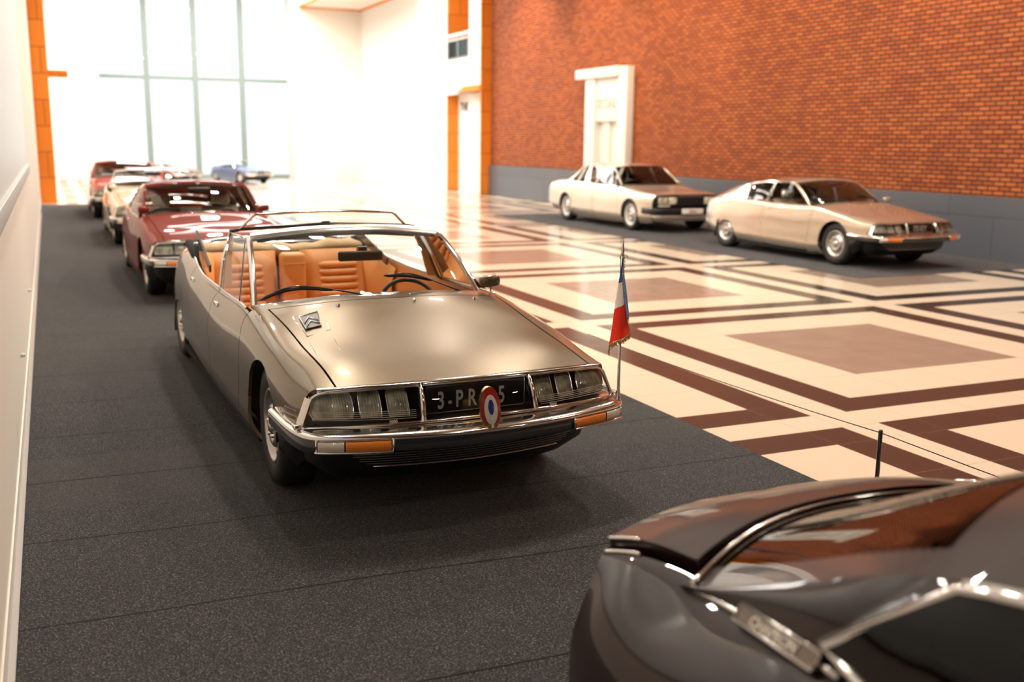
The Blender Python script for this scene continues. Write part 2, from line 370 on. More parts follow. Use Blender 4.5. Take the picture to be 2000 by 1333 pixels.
# ------------------------------------------------------------------ room
def quad(name, pts, m, kind='structure'):
    o = link_mesh(name, pts, [(0, 1, 2, 3)], m, smooth=False)
    if kind: o['kind'] = kind
    return o
YB, YE = -12.0, 49.3
struct(box('floor', (-3, YB, -.2), (18, YE+12, 0), M['floor']))
struct(box('wall_left', (-.6, YB, 0), (-.26, 32.6, 10), M['plaster']))
struct(box('wall_back', (-.6, YB-.3, 0), (18, YB, 10), M['wood']))
struct(box('wall_right', (14.28, YB, 0), (14.7, 34.1, 10), M['brick']))
struct(box('trim_1', (14.20, YB, 0), (14.28, 34.1, 1.05), M['granite']))
struct(box('baseboard_left', (-.26, YB, 0), (-.250, 32.4, .11), M['base'], bev=.003))
struct(box('ceiling', (-.6, YB, 9.8), (18, YE+1.8, 10.1), M['ceil']))
for k in range(17):
    y = -10.5+k*3.6; b = MB(); pts = [(-.26+14.54*q/14, y, 9.75-1.5*abs(q/7-1)**2.2) for q in range(15)]
    for q in range(14):
        (x0, _, z0), (x1, _, z1) = pts[q], pts[q+1]
        b.add([(x0, y-.11, z0-.35), (x1, y-.11, z1-.35), (x1, y+.11, z1-.35), (x0, y+.11, z0-.35), (x0, y-.11, z0+.05), (x1, y-.11, z1+.05), (x1, y+.11, z1+.05), (x0, y+.11, z0+.05)],
              [(0, 1, 2, 3), (4, 7, 6, 5), (0, 4, 5, 1), (2, 6, 7, 3)], False)
    struct(b.build('trim_%d' % (10+k), M['wood']))
# far end
struct(box('wall_far', (-.6, YE, 0), (2.25, YE+.4, 9.8), M['plaster']))
struct(box('wall_far_right', (11.05, YE-.3, 0), (14.0, YE+.4, 9.8), M['plaster']))
struct(box('wall_far_return', (10.7, YE, 0), (11.05, YE+1.6, 9.8), M['whitep']))
struct(box('wall_left_far', (-.9, 32.6, 0), (-.6, YE+.4, 9.8), M['plaster']))
struct(box('trim_2', (11.0, YE-9, 7.85), (14.0, YE-.3, 8.0), M['plaster']))
b = MB().box((11.0, YE-.42, 7.80), (14.0, YE-.3, 7.86)).box((10.94, YE-9, 7.78), (11.06, YE-.3, 7.86)).box((13.86, YE-9, 7.78), (14.0, YE-.3, 7.86)); struct(b.build('trim_3', M['orange_s']))
WX = (2.25, 4.36, 6.50, 8.62, 10.7)
b = MB()
for x in WX[1:4]: b.box((x-.13, YE+1.45, 0), (x+.13, YE+1.6, 9.8))
b.box((WX[0], YE+1.46, 4.48), (WX[-1], YE+1.6, 4.66)).box((WX[0]-.02, YE+1.42, 0), (WX[-1], YE+1.6, .18)).box((WX[0]-.3, YE+.4, 0), (WX[0], YE+1.6, 9.8))
win = struct(b.build('window_1', M['mull']))
bb = MB()
for i in range(4): bb.box((WX[i]+.08, YE+1.52, .18), (WX[i+1]-.08, YE+1.53, 9.7))
bb.build('pane', M['glass'], win)
# side wall beyond the brick with its pale stone portal
struct(box('wall_right_far', (13.93, 38.1, 0), (14.4, YE+.4, 9.8), M['whitep']))
struct(box('trim_4', (13.90, 33.98, 0), (14.36, 34.05, 9.8), M['orange_s']))
PX = 13.90
b = MB().box((PX, 34.05, 3.72), (15.6, 38.1, 4.80)).box((PX, 37.40, 0), (14.4, 38.1, 3.72)).box((PX, 34.05, 4.80), (15.6, 35.13, 9.8)).box((PX, 37.38, 4.80), (14.4, 38.1, 9.8)).box((14.34, 34.05, 0), (15.6, 37.6, 3.72))
struct(b.build('wall_portal', M['stone_w']))
struct(box('trim_5', (13.93, 37.34, 0), (14.34, 37.40, 3.72), M['orange_s'])); struct(box('trim_6', (15.5, 35.1, 4.80), (15.6, 38.0, 9.8), M['orange_s'])); struct(box('trim_15', (13.95, 37.30, 4.80), (15.6, 37.38, 9.8), M['orange_s']))
struct(box('trim_7', (13.87, 34.05, 3.60), (14.3, 35.75, 3.80), M['orange_s'])); struct(box('trim_8', (13.84, 36.2, 3.55), (14.0, 38.3, 3.72), M['stone_w']))
rail = empty('balcony_railing', (13.93, 36.24, 4.80)); tag(rail, 'white metal balcony railing in the opening high on the portal', 'railing')
MB().box((-.04, -1.08, .82), (.06, 1.08, .92)).build('handrail', M['whitep'], rail); MB().box((-.03, -1.08, .68), (.03, 1.08, .73)).build('upper_rail', M['whitep'], rail)
for y in (-1.03, 0, 1.03): MB().box((-.03, y-.055, .07), (.03, y+.055, .82)).build('rail_post', M['mull'], rail)
MB().box((-.03, -1.08, 0), (.03, 1.08, .07)).build('bottom_rail', M['mull'], rail)
for y in (-.515, .515): MB().box((-.008, y-.45, .09), (.008, y+.45, .66)).build('pane', M['dtint'], rail)
def rot_text_left(x, y, z): return Matrix.Translation((x, y, z)) @ Matrix.Rotation(-PI/2, 4, 'Z') @ Matrix.Rotation(PI/2, 4, 'X')
sg = text_mesh('wall_lettering', 'THE', .42, M['black'], None, rot_text_left(14.33, 37.05, 2.98), .008, .008, sx=1.0); tag(sg, 'dark lettering THE on the pale portal panel beside the orange reveal', 'lettering')
# left column and its stub
struct(box('trim_9', (-.26, 32.35, 0), (.17, 32.95, 9.8), M['orange_s'])); struct(box('trim_30', (.17, 32.45, 3.52), (.68, 32.9, 3.70), M['orange_s']))
# pale board on the left wall
brd = empty('wall_board', (-.26, 3.5, 1.44)); tag(brd, 'large pale blue board framed in grey high on the left wall', 'board')
MB().box((-.005, -12, .10), (.03, 10.2, 6.5)).build('panel', M['cool'], brd); MB().box((-.005, -12, 0), (.055, 10.25, .10), .004).build('frame', M['greytrim'], brd)
for y, z in ((7.6, .40), (10.9, .40)):
    s_ = MB().lathe([(0, 0), (.014, 0), (.014, .02), (.010, .03), (0, .03)], 16, (-.26, y, z), 'x').build('wall_sensor', M['whitep'])
    tag(s_, 'small white round knob on the left wall, %s one of the two' % ('nearer' if y < 9 else 'farther'), 'knob', 'knobs low on the left wall')
# niche / display portal on the brick wall
ni = empty('wall_niche', (14.28, 25.4, 0)); tag(ni, 'white doorway shaped niche with lettering against the brick wall', 'niche')
MB().box((-.23, .60, 0), (0, 1.15, 3.66), .01).build('pillar', M['whitep'], ni); MB().box((-.23, -1.17, 0), (0, -.72, 3.86), .01).build('pillar', M['whitep'], ni)
MB().box((-.30, -.78, 3.62), (0, 1.65, 3.88), .012).build('lintel', M['whitep'], ni); MB().box((-.04, -1.1, 0), (-.02, 1.1, 3.7)).build('back_panel', M['whitep'], ni)
MB().box((-.17, -.72, 2.44), (-.04, .60, 3.64), .008).build('header_panel', M['whitep'], ni); MB().box((-.12, -.1, 0), (-.04, .2, 2.44)).build('inner_jamb', M['plaster'], ni)
text_mesh('lettering', 'SECOND', .36, M['greytrim'], ni, Matrix.Translation((-.175, .55, 2.80)) @ Matrix.Rotation(-PI/2, 4, 'Z') @ Matrix.Rotation(PI/2, 4, 'X'), .01, .006, sx=.80)
# carpets
tag(box('carpet_strip', (-.250, YB, 0), (3.83, 31.5, .008), M['carpet']), 'long speckled charcoal carpet laid along the left wall', 'carpet')
tag(box('carpet_runner', (10.45, 11.3, 0), (14.2, 24.6, .008), M['carpet2']), 'dark carpet under the two pale cars by the brick wall', 'carpet')
tag(box('floor_strip', (-.250, YB, .008), (-.225, 28, .012), M['satin']), 'narrow grey strip on the carpet edge along the left baseboard', 'strip')
# ------------------------------------------------------------------ rope barrier
posts = [(3.93, -3.1), (3.91, .45), (3.905, 3.975), (3.80, 7.05)]
labs = ['', 'black barrier post on the tiles behind the dark foreground car', 'slim black barrier post standing on the pale tile beside the carpet corner', 'black barrier post hidden behind the taupe car nose']
for i, (x, y) in enumerate(posts):
    if i in (0, 3): continue
    p = empty('barrier_post', (x, y, .0)); tag(p, labs[i], 'post', 'rope barrier posts')
    MB().lathe([(0, 0), (.10, 0), (.10, .006), (.02, .012)], 32, axis='z').build('base', M['black'], p)
    MB().lathe([(.0115, .008), (.0115, .385), (.0095, .392), (0, .392)], 24, axis='z').build('pole', M['darkgloss'], p)
b = MB()
for (a, c) in zip(posts[1:-1], posts[2:]):
    n = 16; b.tube([(a[0]+(c[0]-a[0])*(.0045+.991*q/n), a[1]+(c[1]-a[1])*(.0045+.991*q/n), .377-.018*4*(q/n)*(1-q/n)) for q in range(n+1)], .0028, 6)
tag(b.build('barrier_rope', M['rope']), 'thin dark cord strung between the low barrier posts', 'rope')
# ------------------------------------------------------------------ SM body data: u -> nine (x, s, z)
VK = [0, .37, .66, .80, .92, 1.12, 1.29, 1.46, 1.56]
BASE = [
 (.30, [(0, .205, .718), (.36, .225, .717), (.680, .285, .709), (.772, .330, .692), (.830, .360, .640), (.862, .390, .55), (.850, .41, .44), (.74, .44, .36), (.60, .46, .31)]),
 (.55, [(0, .50, .775), (.37, .51, .771), (.680, .53, .755), (.792, .56, .716), (.860, .57, .65), (.895, .58, .55), (.885, .58, .45), (.80, .56, .39), (.66, .56, .35)]),
 (.85, [(0, .82, .822), (.38, .82, .816), (.69, .83, .794), (.802, .84, .764), (.872, .85, .69), (.910, .86, .56), (.912, .86, .40), (.892, .86, .25), (.82, .86, .15)]),
 (1.15, [(0, 1.12, .874), (.39, 1.12, .867), (.695, 1.12, .838), (.804, 1.13, .806), (.874, 1.14, .73), (.913, 1.15, .57), (.912, 1.15, .40), (.892, 1.15, .24), (.82, 1.15, .14)]),
 (1.60, [(0, 1.50, .940), (.38, 1.515, .932), (.715, 1.60, .895), (.795, 1.64, .865), (.864, 1.64, .785), (.913, 1.62, .58), (.912, 1.62, .40), (.888, 1.62, .22), (.81, 1.62, .12)]),
 (2.2, [(0, 2.2, .965), (.38, 2.2, .95), (.70, 2.2, .905), (.785, 2.2, .870), (.858, 2.2, .785), (.913, 2.2, .58), (.910, 2.2, .40), (.882, 2.2, .21), (.80, 2.2, .105)]),
 (2.9, [(0, 2.9, .97), (.38, 2.9, .95), (.70, 2.9, .905), (.782, 2.9, .868), (.855, 2.9, .785), (.908, 2.9, .58), (.905, 2.9, .40), (.876, 2.9, .21), (.80, 2.9, .105)]),
 (3.5, [(0, 3.5, .97), (.38, 3.5, .955), (.68, 3.5, .91), (.770, 3.5, .876), (.843, 3.5, .79), (.895, 3.5, .58), (.892, 3.5, .40), (.865, 3.5, .22), (.79, 3.5, .115)]),
 (4.1, [(0, 4.1, 1.0), (.36, 4.1, .985), (.62, 4.1, .955), (.728, 4.1, .922), (.812, 4.1, .825), (.876, 4.1, .59), (.873, 4.1, .40), (.848, 4.1, .235), (.78, 4.1, .13)]),
 (4.75, [(0, 4.75, 1.0), (.34, 4.75, .988), (.58, 4.75, .960), (.685, 4.75, .928), (.772, 4.75, .83), (.842, 4.75, .59), (.842, 4.75, .41), (.82, 4.75, .25), (.75, 4.75, .15)]),
 (5.25, [(0, 5.25, .960), (.32, 5.25, .952), (.54, 5.25, .930), (.635, 5.25, .898), (.712, 5.25, .80), (.775, 5.25, .60), (.778, 5.25, .44), (.755, 5.25, .32), (.69, 5.25, .24)]),
 (5.58, [(0, 5.60, .895), (.30, 5.595, .890), (.50, 5.58, .872), (.575, 5.56, .845), (.635, 5.55, .77), (.690, 5.55, .61), (.695, 5.55, .48), (.68, 5.54, .37), (.62, 5.5, .30)])]
_ADJ = [0, 0, 0, .006, -.024, -.050, -.052, -.042, -.035]
BASE = [(u_, [(x+(_ADJ[j] if u_ < 5 else _ADJ[j]*.5), s_, z) for j, (x, s_, z) in enumerate(r)]) for u_, r in BASE]
def smap(kind):
    if kind == 'pres': return lambda s: s
    return lambda s: np.where(np.asarray(s) < 2, s, np.where(np.asarray(s) < 3.9, 2+(np.asarray(s)-2)*1.2/1.9, np.asarray(s)-.70))
NOTCH = [(3.4, [(0, 3.4, .95), (.38, 3.4, .945), (.66, 3.4, .935), (.735, 3.4, .918), (.82, 3.4, .82), (.872, 3.4, .60), (.868, 3.4, .42), (.845, 3.4, .25), (.78, 3.4, .14)]),
 (3.83, [(0, 3.83, .94), (.36, 3.83, .937), (.60, 3.83, .932), (.70, 3.83, .915), (.795, 3.83, .82), (.86, 3.83, .60), (.86, 3.83, .42), (.835, 3.83, .26), (.77, 3.83, .16)]),
 (4.35, [(0, 4.50, .905), (.36, 4.45, .895), (.56, 4.38, .862), (.63, 4.35, .838), (.74, 4.35, .755), (.822, 4.35, .60), (.828, 4.35, .42), (.81, 4.35, .29), (.745, 4.35, .20)]),
 (4.62, [(0, 4.72, .86), (.36, 4.69, .85), (.575, 4.63, .825), (.64, 4.61, .805), (.722, 4.59, .73), (.79, 4.57, .58), (.795, 4.57, .44), (.775, 4.57, .32), (.71, 4.57, .25)]),
 (4.78, [(0, 4.88, .80), (.36, 4.855, .796), (.60, 4.77, .782), (.655, 4.73, .765), (.71, 4.70, .69), (.76, 4.68, .58), (.765, 4.68, .46), (.745, 4.68, .36), (.68, 4.68, .30)])]
def sm_surf(kind):
    f = smap(kind); us = [float(f(u)) for u, _ in BASE]; rows = []
    for u, r in BASE:
        q = []
        for j, (x, s, z) in enumerate(r):
            s2 = float(f(s))
            if kind == 'coupe' and u > 3.6 and j <= 3: z = z-.035*min(1, (u-3.6)/.5); x = x+(.015 if j else 0)
            q.append((x, s2, z))
        rows.append(q)
    if kind == 'notch':
        k_ = [i for i, u in enumerate(us) if u < 2.6]; us = [us[i] for i in k_]+[u for u, _ in NOTCH]; rows = [rows[i] for i in k_]+[r for _, r in NOTCH]
    return Surf(us, rows, VK), f
def sweep(path, sec, closed=False):
    """path Nx3 (x,s,z0) in plan, sec list of (outward, dz) -> grid"""
    P = np.asarray(path, float); T = np.gradient(P, axis=0); T[:, 2] = 0; T /= np.linalg.norm(T, axis=1, keepdims=True)
    Nn = np.stack([T[:, 1], -T[:, 0], 0*T[:, 0]], 1)
    return np.stack([P+Nn*d+np.array([0, 0, dz]) for d, dz in sec], 1)
# bumper plan path (left to right across the nose)
BP = [(-.895, .76), (-.893, .62), (-.888, .45), (-.872, .31), (-.825, .195), (-.71, .130), (-.45, .060), (-.2, .018), (0, .008)]
BPF = BP+[(-x, s) for x, s in BP[-2::-1]]
def bpath(n=81, x0=None, x1=None):
    P = curve([(x, s, 0) for x, s in BPF], 401)
    if x0 is not None:
        P = P[(P[:, 0] >= x0) & (P[:, 0] <= x1)]
        n = max(6, n//3)
    return poly_resample(P, n)
def rim_wheel(root, side, cs, xo, R=.330, rimr=.200, q=1, style='sm', steer=0, name='wheel', wm='satin'):
    """side -1 right of car (camera side); xo = outer face |x|; returns tyre object"""
    n = 64 if q else 32; W = .19
    ax = lambda a: side*a
    prof = [(rimr, -.0), (rimr+.012, .010), (R*.80, .020), (R*.93, .014), (R-.012, -.004), (R, -.022), (R+.001, -W/2), (R, -W+.02), (R-.03, -W), (rimr, -W)]
    ty = MB().lathe([(r, ax(a)) for r, a in prof], n).build(name, M['rubber'], root); ty.location = (side*xo, cs, R-.004)
    if steer: ty.rotation_euler = (0, 0, steer)
    rp = [(rimr+.006, .006), (rimr-.004, .012), (rimr-.016, .004), (rimr-.022, -.022), (rimr-.06, -.030), (.125, -.012), (.112, .004), (.100, .010), (.080, .004), (.070, -.006), (.050, -.004), (.042, .010), (.030, .022), (0, .026)]
    rm = MB().lathe([(r, ax(a)) for r, a in rp], n).build('rim', M[wm], ty)
    if q:
        for k in range(5): a = 2*PI*k/5+.3; MB().lathe([(.0, ax(.022)), (.011, ax(.020)), (.013, ax(-.002))], 6, (0, .060*math.cos(a), .060*math.sin(a))).build('lug_nut', M['chrome'], ty)
        for k in range(12):
            a = 2*PI*k/12; cx, cz = .155*math.cos(a), .155*math.sin(a)
            MB().lathe([(0, ax(-.016)), (.010, ax(-.016)), (.012, ax(-.024))], 12, (0, cx, cz)).build('vent_slot', M['black'], ty)
    return ty
def seat_back(name, root, x0, x1, s, z0, z1, m, lean=.12, ribs=6, th=.12, q=1):
    """ribbed backrest: side bolsters, head roll and ribbed centre"""
    w_ = x1-x0; b = MB(); g = np.zeros((13, 9, 3))
    for i in range(13):
        for j in range(9):
            a, c = i/12, j/8; ed = 1-(2*a-1)**6; ed2 = 1-(2*c-1)**8
            g[i, j] = (x0+w_*a, s+lean*c-th*ed*ed2*(.75+.25*math.cos(2*PI*a)), z0+(z1-z0)*c)
    b.grid(g); o = b.build(name, m, root)
    if q:
        rb = MB(); xa, xb = x0+w_*.22, x1-w_*.22; zt = z0+(z1-z0)*.80; zb = z0+.02
        for k in range(ribs):
            za = zb+(zt-zb)*k/ribs; zc = zb+(zt-zb)*(k+1)/ribs; P = np.zeros((5, 7, 3))
            for i in range(5):
                for j in range(7):
                    c = j/6; z = za+(zc-za)*c; y = s+lean*(z-z0)/(z1-z0)-th*.70-.026*math.sin(PI*c)**.5-.004
                    P[i, j] = (xa+(xb-xa)*i/4, y if 0 < i < 4 else y+.02, z)
            rb.grid(P)
        rb.build('ribbed_cushion', m, o)
    return o
def build_sm(spec):
    kind = spec['kind']; q = spec.get('q', 1); Pm = M[spec['paint']]; S, f = sm_surf(kind)
    root = empty(spec['name'], spec['loc'], spec.get('rz', 0)); tag(root, spec['label'], 'car')
    sc = 1.0 if q else .4
    N = lambda k: max(6, int(k*sc)); HF, HR = 1.115, float(f(4.77)); E_ = .0045; HE = .020
    AF = (HF, .335, .352); AR = (HR, .17, .325)
    V3, V8 = 3, 8
    ws = 1.60
    # hood
    panel('hood', sgrid(S, .305, lambda v: ws-.06-.0*v, -2+.030, 2-.030, N(90), N(70)), Pm, root)
    panel('cowl', sgrid(S, ws-.05, ws+.09, -2.6, 2.6, 8, N(50)), Pm, root)
    seam1 = lambda v: np.interp(v, [2, 3, 4, 6, 8], [1.60, 1.60, 1.63, 1.72, 1.74])
    d2 = float(f(2.62)); seam2 = lambda v: np.interp(v, [3, 4, 5, 6, 8], [d2, d2+.10, d2+.20, d2+.18, d2+.14])
    s3 = float(f(3.86)) if kind == 'pres' else None
    seam3 = (lambda v: np.interp(v, [3, 4, 5, 6, 8], [s3-.1, s3, s3+.05, s3-.05, s3-.15]))
    two = kind != 'pres'
    dend = seam2 if not two else (lambda v: np.interp(v, [3, 4, 5, 6, 8], [2.92, 2.95, 2.98, 2.95, 2.90]))
    tail = S.us[-1]
    for sd in (-1, 1):
        panel('front_fender', sgrid(S, .305, lambda v: seam1(v)-E_, 2+.012, 5.9, N(110), N(70), sd), Pm, root, [AF]); panel('shade_dark_apron', sgrid(S, .33, lambda v: np.full_like(v, 1.0), 5.92, V8, N(40), N(20), sd), M['darkgloss'], root, [AF]); panel('front_fender_lower', sgrid(S, 1.3, lambda v: seam1(v)-E_, 5.9, V8, N(30), N(20), sd), Pm, root, [AF])  # apron is body colour in reality, darkened here for shade under the bumper
        d = panel('front_door', sgrid(S, lambda v: seam1(v)+E_, lambda v: dend(v)-E_, V3, 7.3, N(80), N(50), sd), Pm, root)
        hx = S(float(dend(np.array(3.9)))-.13, 3.75); P0 = S(float(dend(np.array(4.)))-.16, 4.0); 
        MB().box((sd*P0[0]-.012, P0[1]-.06, P0[2]-.014), (sd*P0[0]+.014, P0[1]+.06, P0[2]+.014), .008).build('door_handle', M['chrome'], d)
        if not two:
            d = panel('rear_door', sgrid(S, lambda v: seam2(v)+E_, lambda v: seam3(v)-E_, V3, 7.3, N(70), N(50), sd), Pm, root)
            P0 = S(float(seam3(np.array(4.)))-.16, 4.0); MB().box((sd*P0[0]-.012, P0[1]-.06, P0[2]-.014), (sd*P0[0]+.014, P0[1]+.06, P0[2]+.014), .008).build('door_handle', M['chrome'], d)
        lo = (lambda v: seam3(v)+E_) if not two else (lambda v: dend(v)+E_)
        panel('rear_quarter', sgrid(S, lo, tail, V3 if kind in('coupe',) else 3, V8, N(120), N(80), sd), Pm, root, [AR])
        panel('sill', sgrid(S, lambda v: seam1(v)+E_, (lambda v: lo(v)), 7.34, 8.0, N(60), 6, sd), M['darkgloss'] if q else Pm, root)
    # inner black shell and floor pan
    b = MB()
    for sd in (-1, 1):
        G_ = sgrid(S, .32, tail-.10, 2.0, 8, N(110), N(36), sd); n_ = grid_normals(G_); c_ = np.array([0, G_[..., 1].mean(), .45])
        if (n_*(G_-c_)).sum() < 0: n_ = -n_
        G_ = G_-n_*.022; V = G_.reshape(-1, 3); a_, b_ = G_.shape[:2]; bad = np.zeros(len(V), bool)
        for (cs, cz, r) in (AF, AR): bad |= np.hypot(V[:, 1]-cs, V[:, 2]-cz) < r+.01
        v0 = [(i*b_+j, i*b_+j+1, (i+1)*b_+j+1, (i+1)*b_+j) for i in range(a_-1) for j in range(b_-1)]
        zt = 1.62
        b.add(V, [q_ for q_ in v0 if not bad[list(q_)].any() and not (zt < V[q_[0], 1] < float(f(4.5)) and V[q_[0], 2] > .84)])
    b.box((-.60, .55, .2), (.60, .80, .34)).box((-.56, .80, .16), (.56, 1.5, .34)).box((-.80, 1.5, .13), (.80, HR-.36, .17)).box((-.55, HR-.4, .2), (.55, HR+.36, .30)).box((-.66, HR+.36, .3), (.66, tail-.1, .36))
    for (cs, cz, r) in (AF, AR):
        for sd in (-1, 1):
            n = 28; xs = (sd*(.86 if cs < 2 else .79), sd*.56); v = [(x, cs+(r+.004)*math.cos(PI*k/n), cz+(r+.004)*math.sin(PI*k/n)) for x in xs for k in range(n+1)]
            b.add(v, [(k, k+1, n+2+k, n+1+k) for k in range(n)]); b.add([(sd*.56, cs-r, .14), (sd*.56, cs+r, .14), (sd*.56, cs+r, .66), (sd*.56, cs-r, .66)], [(0, 1, 2, 3)], False)
    b.build('underbody', M['gap'], root)
    # wheels
    for sd in (-1, 1):
        rim_wheel(root, sd, HF, .800, q=q, steer=spec.get('steer', 0)); rim_wheel(root, sd, HR, .765, q=q)
    # ---------------- nose
    def ftop(x): return .215+.115*(abs(x)/.77)**2.3
    def fbot(x): return .135+.180*(abs(x)/.83)**2.3
    n = 61 if q else 25; xt = np.linspace(-.782, .782, n); xb = np.linspace(-.838, .838, n)
    top = np.array([(x, ftop(x)-.006, .705-.018*(abs(x)/.782)**3-.030*(abs(x)/.782)**22) for x in xt]); bot = np.array([(x, fbot(x)-.004, .540-.022*(abs(x)/.832)**2) for x in xb])
    back = [0, .085, 0]
    bk = MB(); G_ = ruled(top+[0, .075, 0], bot+[0, .10, 0], 5); bk.grid(G_); bk.grid(ruled(top, top+[0, .075, 0], 3)); bk.build('lamp_recess', M['gap'], root)
    MB().grid(ruled(bot, bot+[0, .12, .012], 3)).build('lamp_shelf', Pm, root)
    gl = MB().grid(ruled(top+[0, -.001, -.004], bot+[0, .001, .004], 6, .012, (0, -1, 0))).build('lamp_glass', M['glass'], root)
    fr = MB(); loop = np.concatenate([top, bot[::-1]]); fr.tube([tuple(p) for p in poly_resample(np.concatenate([loop, loop[:1]]), 160 if q else 70)[:-1]], .0095, 8, closed=True)
    [fr.grid(np.stack([poly_resample([top[k_], bot[k_]], 8)+[sd_*.000, -.008, 0], poly_resample([top[k_], bot[k_]], 8)+[sd_*.016, .004, 0], poly_resample([top[k_], bot[k_]], 8)+[sd_*.022, .04, 0]], 1)) for k_, sd_ in ((0, -1), (-1, 1))]
    fr.build('lamp_surround', M['chrome'], root)
    lip = [(x, ftop(x)-.012, .715-.020*(abs(x)/.76)**3) for x in np.linspace(-.76, .76, n)]; MB().grid(sweep(lip, [(.012, .004), (.0, .010), (-.010, .0), (-.006, -.016), (.006, -.018)])).build('hood_lip_trim', M['chrome'], root)
    if q:   # fine bright lines across the lamp glass
        for sd in (-1, 1):
            for k in range(5):
                u_ = .60+.05*k; pts = []
                for i in range(10):
                    xB = sd*(.33+.47*i/9); xT = xB*.965; pts.append((xT*(1-u_)+xB*u_, ftop(xT)*(1-u_)+fbot(xB)*u_-.024, .700*(1-u_)+.528*u_))
                MB().tube(pts, .0008, 4).build('glass_line', M['silverlet'], gl)
    # headlamps
    def lens(x0, x1, z0, z1, dep, nm='headlamp', m='lamp'):
        for sd in (-1, 1):
            g = np.zeros((9, 7, 3))
            for i in range(9):
                for j in range(7):
                    a, c = i/8, j/6; x = x0+(x1-x0)*a; z = z0+(z1-z0)*c; k = 1-.10*(2*c-1)**4*abs(2*a-1)
                    xc = (x0+x1)/2+(x-(x0+x1)/2)*k; s0 = ftop(xc)*c+fbot(xc)*(1-c)
                    g[i, j] = (sd*xc, s0+dep-.020*(1-(2*a-1)**2)*(1-(2*c-1)**2), z)
            o = MB().grid(g).build(nm, M[m], root)
            if q:
                e = [tuple(p) for p in np.concatenate([g[:, 0], g[-1, 1:], g[-2::-1, -1], g[0, -2:0:-1]])]; MB().tube(e, .0045, 6, closed=True).build('bezel', M['chrome'], o)
    lens(.600, .790, .560, .672, .028); lens(.470, .570, .560, .684, .040); lens(.340, .440, .560, .684, .040)
    for sd in (-1, 1):
        x = sd*.285; MB().tube([(x, ftop(x)-.014, .708), (x*1.02, ftop(x)*.6+fbot(x)*.4-.030, .64), (x*1.04, fbot(x)-.020, .542)], .013 if q else .01, 8).build('grille_post', M['chrome'], root)
    pl = MB().box((-.262, .205, .556), (.262, .212, .692), .003).build('number_plate', M['darkgloss'], root)
    if q: MB().tube([(-.262, .203, .558), (.255, .203, .558), (.262, .203, .568), (.262, .203, .69)], .003, 6).build('plate_edge', M['satin'], pl)
    MB().box((-.256, .200, .562), (.256, .206, .688), .002).build('plate_face', M['black'] if spec.get('plate') != 'white' else M['silverlet'], pl)
    if q and spec.get('text'):
        for (s_, x, wd) in spec['text']:
            text_mesh('plate_lettering', s_, .118, M['silverlet'], pl, Matrix.Translation((x, .198, .580)) @ Matrix.Rotation(PI/2, 4, 'X'), .001, .0022, 'CENTER', wd)
    if q:
        for sd in (-1, 1):
            text_mesh('small_lettering', '0000', .022, M['silverlet'], gl, Matrix.Translation((sd*.40 if sd > 0 else -.44, .150 if sd > 0 else .155, .545)) @ Matrix.Rotation(PI/2, 4, 'X'), .0006, .0005, 'CENTER', .9)
    # bumper
    bp = bpath(121 if q else 41)+[0, 0, .006]; bm_ = MB().grid(sweep(bp+[0, 0, 0], [(-.115, .522), (-.10, .520), (-.04, .516), (-.006, .508), (.002, .500), (.003, .490), (-.002, .484)])).build('bumper', M['chrome'], root)
    MB().grid(sweep(bp, [(-.004, .486), (.000, .478), (.0, .436), (-.006, .426), (-.03, .420)])).build('bumper_face', M['darkgloss'], bm_)
    
    for sd in (-1, 1):
        for (xa, xb, mm, nm) in ((.684, .800, 'clear_l', 'side_lamp'), (.478, .684, 'orange_l', 'turn_signal')):
            pth = bpath(60, -xb, -xa)+[0, 0, .006]; G_ = sweep(pth, [(.002, .484), (.010, .482), (.013, .462), (.010, .438), (.002, .436)]); MB().grid(mirx(G_, -sd)).build(nm, M[mm], bm_)
        pth = bpath(90, -.808, -.472)+[0, 0, .006]; G_ = sweep(pth, [(.003, .439), (.017, .438), (.018, .431), (.003, .425)]); MB().grid(mirx(G_, -sd)).build('lamp_frame', M['chrome'], bm_)
        if q:
            e = pth[[0, -1]]; 
            for p in e: MB().tube([(p[0]*-sd, p[1]-.010, .444), (p[0]*-sd, p[1]-.014, .500)], .006, 6).build('lamp_frame', M['chrome'], bm_)
            MB().box((sd*.862-.012, .30, .520), (sd*.862+.012, .36, .542), .006).build('bumper_stud', M['chrome'], bm_)
    # valance and lower grille
    vp = [(-.84, .52), (-.78, .38), (-.6, .27), (-.3, .20), (0, .175), (.3, .20), (.6, .27), (.78, .38), (.84, .52)]
    vpth = curve([(x, s, 0) for x, s in vp], 61 if q else 21); MB().grid(sweep(vpth, [(.0, .445), (-.01, .42), (-.042, .41), (-.060, .35), (-.080, .29), (-.20, .20)])).build('valance', M['black'], root)
    if spec.get('grille', q):
        for k in range(8):
            z = .402-.0125*k; xx = .675-.016*k; pts = vpth[np.abs(vpth[:, 0]) < xx]+[0, 0, z]; b = MB(); b.grid(sweep(pts, [(-.040-.002*k, .0012), (-.026-.003*k, .0012), (-.0255-.003*k, -.001), (-.040-.002*k, -.0012)])); b.build('grille_fin', M['satin'], root)
        pts = sweep(vpth[np.abs(vpth[:, 0]) < .54], [(-.052, .300)])[:, 0]; MB().tube([tuple(p_) for p_ in pts], .005, 6).build('lower_grille_trim', M['chrome'], root)
    # tail closing panel
    v = np.linspace(-8, 8, 65); ring = S(np.full(65, tail), v); cen_ = np.array([0, tail+.02, .6]); MB().grid(np.stack([ring, ring*.6+cen_*.4+[0, .015, 0], np.repeat(cen_[None], 65, 0)], 1)).build('tail_panel', Pm, root)
